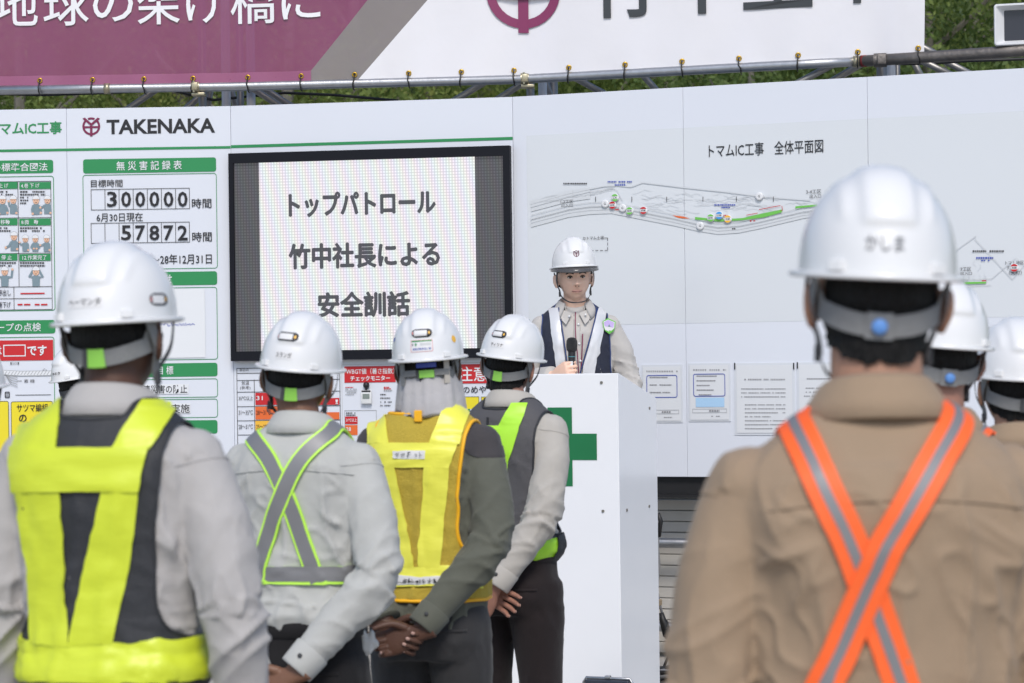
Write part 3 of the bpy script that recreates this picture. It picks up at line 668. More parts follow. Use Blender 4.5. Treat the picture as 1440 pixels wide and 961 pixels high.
class BanPr:
    """same drawing interface as Pr, on the banner"""
    def __init__(s): s.mb = MB(); s.mats = []
    def mi(s, m):
        if m not in s.mats: s.mats.append(m)
        return s.mats.index(m)
    def pt(s, px, py, lay): return bpt(px, bz(px, py), .0085 + .0025 * lay)
    def poly(s, pts, m, lay=0): s.mb.poly([s.pt(x, y, lay) for x, y in pts], s.mi(m))
    def rect(s, x0, y0, x1, y1, m, lay=0): s.poly([(x0, y1), (x1, y1), (x1, y0), (x0, y0)], m, lay)
    def text(s, t, x0, y0, x1, y1, m, bold, tilt=0.0):
        V, F = text_geo(t, bold, 3); s.mb.add([s.pt(x0 + u * (x1 - x0), y1 + (y0 - y1) * w - tilt * (u - .5) * (x1 - x0), 0) for u, w in V], F, s.mi(m))
    def build(s, n): return s.mb.build(n, s.mats, ban)
for ch_, x0, x1, y1, h in (('地', -6, 55, 37, 62), ('球', 63, 127, 37, 63), ('の', 133, 189, 31, 50), ('架', 195, 255, 35, 62), ('け', 264, 316, 33, 56), ('橋', 326, 390, 34, 63), ('に', 398, 452, 28, 52)):
    q = BanPr(); q.text(ch_, x0, y1 - h, x1, y1, mat('banner_letter_white', (.80, .80, .83, 1), .35), .006, .02); q.build('lettering')
for ch_, x0, x1, y1, h in (('竹', 826, 926, 25.5, 98), ('中', 942, 1034, 20.5, 98), ('土', 1046, 1143, 12.5, 94), ('木', 1156, 1256, 5, 98)):
    q = BanPr(); q.text(ch_, x0, y1 - h, x1, y1, mat('banner_letter_grey', (.045, .05, .055, 1), .4), .014, .045); q.build('lettering')
q = BanPr(); emblem(q, 737, -11, 52, mat('banner_maroon', rgb(132, 50, 92), .35, var=.04)); q.build('emblem')
M_tie = mat('cable_tie_black', (.01, .01, .01, 1), .5); M_eye = mat('brass_eyelet', rgb(200, 160, 60), .3, .9)
for px in (57, 131, 203, 272, 349, 424, 499, 575, 649, 723, 800, 879, 959, 1039, 1122, 1206, 1291):
    c = bpt(px, zb + .028, .004); pts = [(c.x + .011*math.cos(a), c.y, c.z + .011*math.sin(a)) for a in np.linspace(0, 2*math.pi, 13)]
    MB().tube(pts, .0042, 6, cap=False).build('eyelet', M_eye, ban, True)
    pc = Vector((pipe_xy(px)[0] - PT.x, pipe_xy(px)[1] - PT.y, PZ)); sw = random.uniform(-.008, .012)
    pts = [c + Vector((0, .004, 0)), c + Vector((-.002, -.008, -.01)), pc + Vector((-.006, -.031, .01)), pc + Vector((-.003 + sw, -.033, -.008)), pc + Vector((sw, -.022, -.03)), pc + Vector((sw + .004, 0, -.034))]
    MB().tube(pts, .0036, 6).build('cable_tie', M_tie, ban, True)

# ---------------- scaffold towers behind the boards
M_tube = mat('steel_tube', (.30, .29, .28, 1), .45, .75, var=.25, vscale=12, bump=.08, bscale=40); M_wtube = mat('pale_post', (.60, .62, .66, 1), .4, var=.05)
def tower(pxs, braces, label, extra=()):
    d = pipe_d(pxs[0][0]) + .12; c = at(pxs[0][0], 130, d)
    t = thing('scaffold_tower', label, 'scaffold', (c.x, c.y, 0), 0, 'scaffold towers behind the boards')
    for i, (px, r, m, dd) in enumerate(pxs): x = at(px, 130, d + dd).x - c.x; MB().tube([(x, dd, 0), (x, dd, 4.35)], r, 12).build('upright', m, t, True)
    for (xa, ya, xb, yb, dd) in braces:
        A = at(xa, ya, d + dd); B = at(xb, yb, d + dd); k = B - A; A2 = A - k * 1.2; B2 = B + k * 1.6; o = Vector((c.x, c.y, 0)); MB().tube([A2 - o, B2 - o], .018, 10).build('brace', M_tube, t, True)
tower([(285, .022, M_tube, 0), (318, .025, M_wtube, .35), (338, .02, M_tube, .3), (353, .024, M_wtube, .2)], [(216, 129, 182, 152, .05), (279, 138, 264, 151, .1), (362, 129, 388, 146, .15), (378, 129, 404, 146, .3), (325, 125, 331, 149, .5), (296, 129, 292, 150, .4)], 'scaffold tower with pale posts behind the purple end of the banner')
tower([(746, .022, M_tube, 0), (763, .024, M_wtube, .25), (778, .026, M_tube, .4)], [(670, 123, 645, 138, .05), (733, 119, 706, 136, .1), (820, 116, 846, 130, .15), (912, 115, 922, 126, .3), (768, 118, 774, 134, .35)], 'scaffold tower with grey tubes behind the middle of the banner')
tower([(1240, .026, M_tube, 0), (1253, .024, M_wtube, .2), (1262, .016, M_tube, .3)], [(1158, 98, 1128, 114, .05), (1203, 95, 1174, 112, .1), (1305, 90, 1330, 102, .12), (1336, 90, 1360, 102, .3), (1286, 90, 1294, 105, .4), (1296, 66, 1310, 73, .14)], 'scaffold tower with crossing braces at the white end of the banner')
for (pts, dd, lb) in (([(-60, 131), (60, 134), (150, 131), (240, 127), (300, 141), (400, 131), (470, 134), (560, 142)], .5, 'thin black cable strung behind the purple half of the banner'), ([(1225, 90), (1300, 90), (1360, 86), (1480, 82)], .35, 'thin black cable strung behind the dark pipe')):
    c = at(*pts[0], pipe_d(pts[0][0]) + dd); t = thing('overhead_cable', lb, 'cable', c)
    MB().tube([at(x, y, pipe_d(x) + dd) - c for x, y in pts], .008, 7).build('wire', M_rub, t, True)

# ---------------- floodlight on the dark pipe
x, y = pipe_xy(1436); zf = PZ + .027; M_fl = mat('lamp_housing_white', (.70, .71, .73, 1), .4)
fl = thing('floodlight', 'white box-shaped floodlight with dark glass standing on the dark pipe', 'lamp', (x, y, zf), R(-16))
W2, H2 = .128, .205
def ring(w, h, r, y): return [(a, y, b) for a, b in Pr.rr(-w, w, H2/2 - h, H2/2 + h, r, 4)]
rings = [ring(W2, H2/2, .014, .10), ring(W2, H2/2, .014, -.015), ring(W2 - .004, H2/2 - .004, .012, -.021), ring(W2 - .010, H2/2 - .010, .010, -.021), ring(W2 - .05, H2/2 - .03, .006, .03)]
n = len(rings[0]); v = [q for r_ in rings for q in r_]; f = [(i*n + k, i*n + (k+1) % n, (i+1)*n + (k+1) % n, (i+1)*n + k) for i in range(4) for k in range(n)] + [tuple(range(n))]
obj('housing', v, f, M_fl, fl)
obj('glass', ring(W2 - .046, H2/2 - .026, .006, .024), [tuple(range(n))], mat('lamp_glass', (.03, .032, .045, 1), .25, var=.1), fl)
MB().box(-.03, .03, .02, .06, -.012, .003).build('bracket', M_dsteel, fl)

# ---------------- podium
M_pod = mat('podium_white', (.83, .84, .87, 1), .18, var=.03, vscale=3.5, spec=.55, bump=.02, bscale=2.2)
PC = at(868.5, 525, 10.5); prz = R(-23)
pod = thing('podium', 'tall white podium with a green cross on its front', 'podium', (PC.x, PC.y, 0), prz)
PW, PD, PH = .545, .50, PC.z
poly = [(0, 0), (PD, 0), (PD, PH - .115), (0.02, PH), (0, PH)]
mb = MB(); n = len(poly)
mb.add([(-PW, a, b) for a, b in poly] + [(0, a, b) for a, b in poly], [tuple(range(n)), tuple(reversed(range(n, 2*n)))] + [(i, n + i, n + (i+1) % n, (i+1) % n) for i in range(n)])
po = mb.build('body', M_pod, pod)
bm = bmesh.new(); bm.from_mesh(po.data); bmesh.ops.recalc_face_normals(bm, faces=bm.faces); bmesh.ops.bevel(bm, geom=bm.edges[:], offset=.004, segments=2, affect='EDGES'); bm.to_mesh(po.data); bm.free()
u = .115; cz = PH - .32; cx = -PW / 2
mb = MB(); mb.poly([(cx + a*u, -.0025, cz + b*u) for a, b in ((-.5, -1.5), (.5, -1.5), (.5, -.5), (1.5, -.5), (1.5, .5), (.5, .5), (.5, 1.5), (-.5, 1.5), (-.5, .5), (-1.5, .5), (-1.5, -.5), (-.5, -.5))])
mb.build('green_cross', mat('cross_green', rgb(18, 112, 66), .3, var=.1, vscale=6), pod)
M_scr = mat('screw_steel', (.3, .28, .25, 1), .4, .9)
for (x, y, z) in ((-.075, -.001, PH - .04), (-.075, -.001, PH - .60), (.001, .09, PH - .60), (.001, .38, PH - .60), (.001, .40, PH - .16), (-.46, -.001, PH - .6)):
    nrm = Vector((0, -1, 0)) if y < 0 else Vector((1, 0, 0)); q = Vector((x, y, z)); MB().tube([q - nrm * .002, q + nrm * .003], .0065, 10).build('screw', M_scr, pod)
# framed panel leaning at the podium's foot
q = at(855, 954, 10.3); fp = thing('framed_panel', 'dark panel in a thin metal frame standing at the podium\'s foot', 'panel', (q.x, q.y, 0), prz)
MB().box(-.10, .10, -.02, .02, .0, q.z - .006, bev=.006).build('panel', mat('panel_glass', (.03, .035, .05, 1), .3), fp)
mb = MB(); mb.tube([(-.112, 0, 0), (-.112, 0, q.z - .02), (-.10, 0, q.z), (.10, 0, q.z), (.112, 0, q.z - .02), (.112, 0, 0)], .006, 8); mb.build('frame', M_galv, fp, True)
MB().box(-.012, .012, -.012, .012, q.z, q.z + .012, bev=.003).build('latch', M_galv, fp)
# platform the speaker stands on
SPX = at(812, 430, 11.55); PLH = .375
pf = thing('speaker_platform', 'low timber platform behind the podium under the speaker', 'platform', (SPX.x + .02, SPX.y, 0), prz)
for k in range(5): MB().box(-.27 , .27, -.34 + .136 * k, -.34 + .136 * k + .132, PLH - .03, PLH, bev=.003).build('plank', mat('platform_wood', (.33, .25, .16, 1), .7, var=.2, vscale=5, stretch=(1, 12, 12)), pf)
for sx in (-.22, .22):
    for sy in (-.28, .3): MB().box(sx - .03, sx + .03, sy - .03, sy + .03, 0, PLH - .0305).build('leg', MATS['platform_wood'], pf)
# ================================================================ people
TMP = bpy.data.scenes.new('remesh_work')
def remesh(parts, vox, smooth=4, fac=.5):
    """weld overlapping closed shapes into one continuous skin"""
    mb = MB()
    for v, f in parts: mb.add(v, f)
    me = bpy.data.meshes.new('w'); me.from_pydata(mb.v, [], mb.f)
    bm = bmesh.new(); bm.from_mesh(me); bmesh.ops.recalc_face_normals(bm, faces=bm.faces); bm.to_mesh(me); bm.free()
    o = bpy.data.objects.new('w', me); TMP.collection.objects.link(o)
    md = o.modifiers.new('r', 'REMESH'); md.mode = 'VOXEL'; md.voxel_size = vox
    if smooth: sm = o.modifiers.new('s', 'SMOOTH'); sm.iterations = smooth; sm.factor = fac
    TMP.view_layers[0].update(); dg = TMP.view_layers[0].depsgraph
    r = bpy.data.meshes.new_from_object(o.evaluated_get(dg))
    V = np.empty(len(r.vertices) * 3); r.vertices.foreach_get('co', V); V = V.reshape(-1, 3)
    Nn = np.empty(len(r.vertices) * 3); r.vertices.foreach_get('normal', Nn); Nn = Nn.reshape(-1, 3)
    F = [tuple(p.vertices) for p in r.polygons]
    bpy.data.objects.remove(o); bpy.data.meshes.remove(me); bpy.data.meshes.remove(r)
    return V, F, Nn
def normals(V, F):
    Fq = np.array([f if len(f) == 4 else (f[0], f[1], f[2], f[2]) for f in F]); a = V[Fq[:, 2]] - V[Fq[:, 0]]; b = V[Fq[:, 3]] - V[Fq[:, 1]]
    fn = np.cross(a, b); N = np.zeros_like(V)
    for k in range(4): np.add.at(N, Fq[:, k], fn)
    return N / np.maximum(np.linalg.norm(N, axis=1), 1e-9)[:, None]

def loft(rings):
    n = len(rings[0]); v = [tuple(p) for r in rings for p in r]; f = []
    for i in range(len(rings) - 1):
        for k in range(n): k2 = (k + 1) % n; f.append((i*n+k, i*n+k2, (i+1)*n+k2, (i+1)*n+k))
    f.append(tuple(reversed(range(n)))); f.append(tuple((len(rings)-1)*n + k for k in range(n)))
    return v, f
def sring(z, a, b, y=0.0, e=2.4, n=40, tilt=0.0):
    P = []
    for k in range(n):
        t = 2 * math.pi * k / n; c = math.cos(t); s = math.sin(t)
        P.append((a * math.copysign(abs(c) ** (2/e), c), y + b * math.copysign(abs(s) ** (2/e), s), z + tilt * max(0, s) * b))
    return P
def interp(keys, z):
    zs = [k[0] for k in keys]; return [float(np.interp(z, zs, [k[i] for k in keys])) for i in range(1, len(keys[0]))]
def crom(pts, n=6):
    P = [Vector(p) for p in pts]; P = [P[0] * 2 - P[1]] + P + [P[-1] * 2 - P[-2]]; out = []
    for i in range(1, len(P) - 2):
        for k in range(n):
            t = k / n; p0, p1, p2, p3 = P[i-1], P[i], P[i+1], P[i+2]
            out.append(.5 * ((2*p1) + (p2 - p0) * t + (2*p0 - 5*p1 + 4*p2 - p3) * t*t + (3*p1 - p0 - 3*p2 + p3) * t**3))
    out.append(P[-2]); return out
def tube(pts, rad, n=18, sub=5, flat=1.0):
    C = crom(pts, sub); rr = np.interp(np.linspace(0, len(pts) - 1, len(C)), range(len(pts)), rad)
    mb = MB(); mb.tube(C, list(map(float, rr)), n); return mb.v, mb.f
def ellipsoid(c, r, n=20, m=12, rot=None):
    v = []; f = []
    for j in range(m + 1):
        ph = math.pi * (j / m - .5); ph = max(min(ph, math.pi/2 - .02), -math.pi/2 + .02)
        for k in range(n):
            t = 2 * math.pi * k / n; q = Vector((r[0]*math.cos(ph)*math.cos(t), r[1]*math.cos(ph)*math.sin(t), r[2]*math.sin(ph)))
            if rot: q = rot @ q
            v.append((c[0] + q.x, c[1] + q.y, c[2] + q.z))
    for j in range(m):
        for k in range(n): k2 = (k+1) % n; f.append((j*n+k, j*n+k2, (j+1)*n+k2, (j+1)*n+k))
    f.append(tuple(reversed(range(n)))); f.append(tuple(m*n + k for k in range(n)))
    return v, f

# ---- materials of people
def skin(name, c): return mat(name, c, .48, var=.12, vscale=25, bump=.10, bscale=180, sss=.05, spec=.4)
def cloth(name, c, var=.06, rough=.85, b=.14): return mat(name, c, rough, var=var, vscale=12, bump=b, bscale=22, bump2=.10, b2scale=420, sheen=.12, spec=.2)
M_hel = mat('helmet_white', (.76, .765, .775, 1), .26, var=.035, vscale=14, coat=.2, spec=.5, bump=.012, bscale=9)
M_webg = mat('webbing_grey', (.21, .215, .22, 1), .75, var=.12, vscale=60, bump=.3, bscale=260); M_webd = mat('webbing_dark', (.06, .062, .068, 1), .75, var=.12, vscale=60, bump=.3, bscale=260)
M_tagg = mat('adjuster_green', rgb(142, 205, 84), .45, var=.03); M_tagb = mat('adjuster_blue', rgb(96, 146, 214), .4, var=.03)
M_label = mat('label_white', (.74, .74, .75, 1), .5, var=.02); M_ink = mat('marker_ink', (.03, .03, .035, 1), .6, var=0)
M_hair = mat('hair_black', (.007, .0065, .0065, 1), .6, var=.4, vscale=40, bump=.8, bscale=160, stretch=(1, 1, .25), spec=.25)
M_orx = mat('harness_orange', rgb(255, 104, 42), .55, var=.04, bump=.05, bscale=60); M_refl = mat('reflective_grey', (.23, .23, .24, 1), .45, .2, var=.06, bump=.03)
M_limey = mat('vest_lime', rgb(206, 220, 56), .42, var=.05, vscale=8, bump=.12, bscale=14, spec=.5, stretch=(1, 1, 2.5)); M_vblk = mat('vest_black', (.026, .028, .034, 1), .6, var=.15, bump=.2, bscale=25, bump2=.2, b2scale=500)
M_limeg = mat('vest_green', rgb(176, 236, 60), .42, var=.05, bump=.1, bscale=14); M_vgry = mat('vest_grey', (.085, .083, .09, 1), .7, var=.1, bump=.15, bscale=25, bump2=.2, b2scale=500)
M_edge = mat('lime_piping', rgb(196, 250, 90), .5, var=.03); M_orp = mat('orange_piping', rgb(252, 186, 30), .5, var=.04)
M_yel = mat('vest_yellow', rgb(236, 234, 88), .36, var=.05, vscale=8, bump=.14, bscale=12, spec=.5, stretch=(1, 1, 2.5))
M_mesh = mat('vest_mesh_amber', rgb(206, 180, 66), .65, var=.12, vscale=140, bump=.5, bscale=330, trans=.12)
M_navy = mat('vest_navy', (.016, .020, .040, 1), .7, var=.15, bump=.15, bscale=25, bump2=.2, b2scale=500); M_silver = mat('vest_silver', (.66, .67, .70, 1), .35, .15, var=.05, bump=.15, bscale=16); M_bpipe = mat('blue_piping', (.02, .045, .16, 1), .5)
M_nail = mat('finger_nail', (.52, .33, .28, 1), .35, var=.05); M_shoe = mat('shoe_black', (.02, .02, .02, 1), .5, var=.2, bump=.1)
M_eyew = mat('eye_white', (.62, .58, .56, 1), .2, var=0); M_iris = mat('iris_dark', (.012, .008, .006, 1), .15, var=0); M_lip = mat('lip', (.56, .30, .25, 1), .45, var=.1)

HC = Vector((0, .028, 1.592))           # head centre in the body's own frame
NECKP = Vector((0, .005, 1.50))
def head_base(nt=56, nm=44, feat=1.0):
    v, f = ellipsoid((0, 0, 0), (.076, .096, .122), nt, nm); V = np.array(v); x, y, z = V.T.copy()
    lo = np.clip(-z / .122, 0, 1); x = x * (1 - .31 * lo ** 1.9); 
    back = (y < 0); y = np.where(back, y * (1 - .42 * np.clip((-z - .01) / .11, 0, 1)), y)
    y = np.where(~back, y * (1 + .05 * lo) - .004 * np.clip(z / .12, 0, 1), y)
    x = x * (1 + .05 * np.exp(-((z - .03) / .06) ** 2))
    if feat:
        fr = np.clip(y / .03, 0, 1); G = lambda cx, cz, sx, sz: np.exp(-((x - cx) / sx) ** 2 - ((z - cz) / sz) ** 2)
        nz = np.clip((.012 - z) / .045, 0, 1) * (z > -.046) ; nz = np.where(z < -.034, np.clip((z + .046) / .012, 0, 1), nz)
        d = .027 * np.exp(-(x / (.008 + .007 * nz)) ** 2) * nz + .010 * (G(.013, -.036, .007, .008) + G(-.013, -.036, .007, .008))
        d += -.012 * (G(.031, .000, .018, .011) + G(-.031, .000, .018, .011)) + .006 * (G(.028, .021, .022, .008) + G(-.028, .021, .022, .008)) + .003 * G(0, .016, .012, .012)
        d += .004 * (G(.042, -.026, .018, .016) + G(-.042, -.026, .018, .016)) + .0045 * (G(.008, -.062, .010, .005) + G(-.008, -.062, .010, .005)) + .006 * G(0, -.073, .014, .006) - .004 * G(0, -.0672, .024, .0022) + .006 * G(0, -.103, .018, .014) - .004 * G(0, -.085, .02, .006)
        y = y + d * fr
    return np.stack([x, y, z], 1), f
def head_rot(hy, hp, hr): return Matrix.Rotation(-hy, 3, 'Z') @ Matrix.Rotation(hp, 3, 'X') @ Matrix.Rotation(hr, 3, 'Y')

# ---- helmet surface in the head's frame (origin: head centre)
HA, HB, HH, HZ0 = .107, .134, .150, .024
def hprof(t): return max(0.0, 1 - t ** 2.35) ** (1 / 2.05)
def brim_z(al): return HZ0 - .006 * math.cos(al) * 1.0 + .012 * (1 - math.cos(al)) * .5      # al = 0 at the back
def hel_pt(al, t, extra=0.0):
    r = hprof(t); zb_ = brim_z(al); x = HA * r * math.sin(al); y = -.012 - HB * r * math.cos(al) + .012; z = zb_ + (HZ0 + HH - zb_) * t
    # crown ribs and low steps moulded into the shell
    rib = 1 / (1 + math.exp((abs(x) - .034) / .0025)); s = max(0, min(1, (t - .42) / .06)); d = .0062 * rib * s
    rib2 = math.exp(-((abs(x) - .058) / .006) ** 2); d += .0034 * rib2 * max(0, min(1, (t - .45) / .1)) * max(0, 1 - max(0, t - .85) / .1)
    n = Vector((x / HA**2, y / HB**2, (z - HZ0 + .02) / HH**2 * .7)); n = n.normalized() if n.length > 1e-6 else Vector((0, 0, 1))
    return Vector((x, y, z)) + n * (d + extra), n
def helmet_mesh(visor):
    n = 112; rings = []
    ts = [0, .03, .06, .1, .16, .22, .3, .38, .42, .45, .48, .54, .6, .66, .72, .78, .84, .89, .93, .96, .98, .993]
    for t in ts:
        rings.append([tuple(hel_pt(2*math.pi*k/n, t)[0]) for k in range(n)])
    def fl(w, dz):
        o = []
        for k in range(n):
            al = 2*math.pi*k/n; p = hel_pt(al, 0)[0]; out = Vector((math.sin(al), -math.cos(al), 0)); fr = max(0, -math.cos(al)) ** 3
            ww = w + (.022 * fr * visor if w > .004 else 0); o.append(tuple(p + out * ww + Vector((0, 0, dz - (.008 * fr * visor if w > .004 else 0)))))
        return o
    low = [fl(-.012, .06), fl(-.010, .004), fl(-.003, -.004), fl(.008, -.0065), fl(.0125, -.005), fl(.0135, -.002), fl(.012, .0012), fl(.004, .003)]
    R_ = low + rings; nn = n; v = [p for r in R_ for p in r]; f = []
    for i in range(len(R_) - 1):
        for k in range(nn): k2 = (k+1) % nn; f.append((i*nn+k, i*nn+k2, (i+1)*nn+k2, (i+1)*nn+k))
    v.append(tuple(hel_pt(0, 1.0)[0])); top = len(v) - 1; b = (len(R_)-1)*nn
    f += [(b + k, b + (k+1) % nn, top) for k in range(nn)]
    f.append(tuple(reversed(range(nn))))          # liner closing the inside
    return v, f
def strip_mesh(C, Nrm, w, th):
    """closed ribbon along points C with outward normals Nrm"""
    v = []; f = []
    for i, c in enumerate(C):
        t = (C[min(i+1, len(C)-1)] - C[max(i-1, 0)]).normalized(); sd = t.cross(Nrm[i]).normalized() * (w / 2); o = Nrm[i].normalized() * th
        v += [c - sd, c + sd, c + sd + o, c - sd + o]
    for i in range(len(C) - 1):
        for k in range(4): k2 = (k+1) % 4; f.append((4*i+k, 4*i+k2, 4*i+4+k2, 4*i+4+k))
    f += [(3, 2, 1, 0), tuple(4*(len(C)-1) + k for k in range(4))]
    return [tuple(p) for p in v], f

def make_hand(side, pose, vox=.003):
    """side +1 right, -1 left. frame: z to the fingertips, y out of the palm, x towards the thumb"""
    parts = []; sg = 1
    rg = []
    for z, a, b in ((-.055, .026, .021), (-.02, .025, .019), (0, .027, .018), (.03, .038, .017), (.06, .042, .015), (.085, .041, .0125), (.094, .036, .009)):
        rg.append(sring(z, a, b, 0, 2.5, 20))
    parts.append(loft(rg)); nails = []
    xs = (-.031, -.0105, .0105, .0305); ln = (.80, .98, 1.06, .95)
    for i in range(4):
        p = Vector((xs[i], 0, .086)); ang = 0; dirx = (i - 1.5) * pose.get('spread', .05); pts = [p - Vector((0, 0, .012)), p]; rad = [.0092, .0095]
        cur = pose['curl'][i]
        for j, sl in enumerate((.042, .026, .021)):
            ang += cur[j]; d = Vector((dirx * math.cos(ang), math.sin(ang), math.cos(ang))).normalized(); p = p + d * sl * ln[i]; pts.append(p); rad.append((.0086, .0078, .0066)[j])
        parts.append(tube(pts, rad, 10, 3)); nails.append((p, d, Vector((0, -math.cos(ang), math.sin(ang)))))
        parts.append(ellipsoid(p, (.0066, .0066, .0066), 10, 6))
    p = Vector((.024, .006, .022)); pts = [p]; rad = [.014]; d = Vector(pose['thumb'][0]).normalized(); d2 = Vector(pose['thumb'][1]).normalized(); d3 = Vector(pose['thumb'][2]).normalized()
    for dd, sl, r in ((d, .040, .0115), (d2, .032, .0095), (d3, .026, .0078)): p = p + dd * sl; pts.append(p); rad.append(r)
    parts.append(tube(pts, rad, 10, 3)); parts.append(ellipsoid(p, (.0078,)*3, 10, 6)); nails.append((p, d3, Vector(pose.get('tnail', (.4, -.9, 0))).normalized()))
    V, F, N = remesh(parts, vox, 3, .4)
    nv = MB()
    for (q, dd, up) in nails:
        up = (up - dd * up.dot(dd)).normalized(); sx = dd.cross(up); rot = Matrix((sx, dd, up)).transposed()
        ev, ef = ellipsoid((0, 0, 0), (.0052, .0072, .0022), 10, 6); nv.add([tuple(q - dd * .002 + up * .0055 + rot @ Vector(e)) for e in ev], ef)
    NV = np.array(nv.v)
    if side > 0:
        V = V * np.array([-1, 1, 1]); NV = NV * np.array([-1, 1, 1]); F = [tuple(reversed(f)) for f in F]; nv.f = [tuple(reversed(f)) for f in nv.f]
    return V, F, NV, nv.f
HANDS = {}
RELAX = dict(curl=[(.35, .45, .3), (.3, .42, .3), (.25, .4, .28), (.2, .35, .25)], thumb=((.55, .35, .75), (.2, .35, .9), (.05, .3, .95)))
HOLD = dict(curl=[(1.2, 1.35, .8), (1.15, 1.35, .8), (1.1, 1.35, .8), (1.0, 1.3, .8)], thumb=((.55, .75, .45), (-.1, .9, .5), (-.6, .6, .5)), spread=.0)
LOOSE = dict(curl=[(.85, .9, .5), (.75, .9, .5), (.65, .85, .5), (.55, .8, .45)], thumb=((.5, .45, .75), (.1, .45, .88), (-.1, .35, .9)), spread=.02)
FLAT = dict(curl=[(.25, .35, .2), (.2, .3, .2), (.18, .28, .2), (.15, .25, .2)], thumb=((.75, .1, .65), (.7, .0, .7), (.72, -.05, .68)), spread=.06, tnail=(.2, -.95, -.1))
def hand(side, pose, fine):
    k = (side, id(pose), fine)
    if k not in HANDS: HANDS[k] = make_hand(side, pose, .0028 if fine else .0045)
    return HANDS[k]

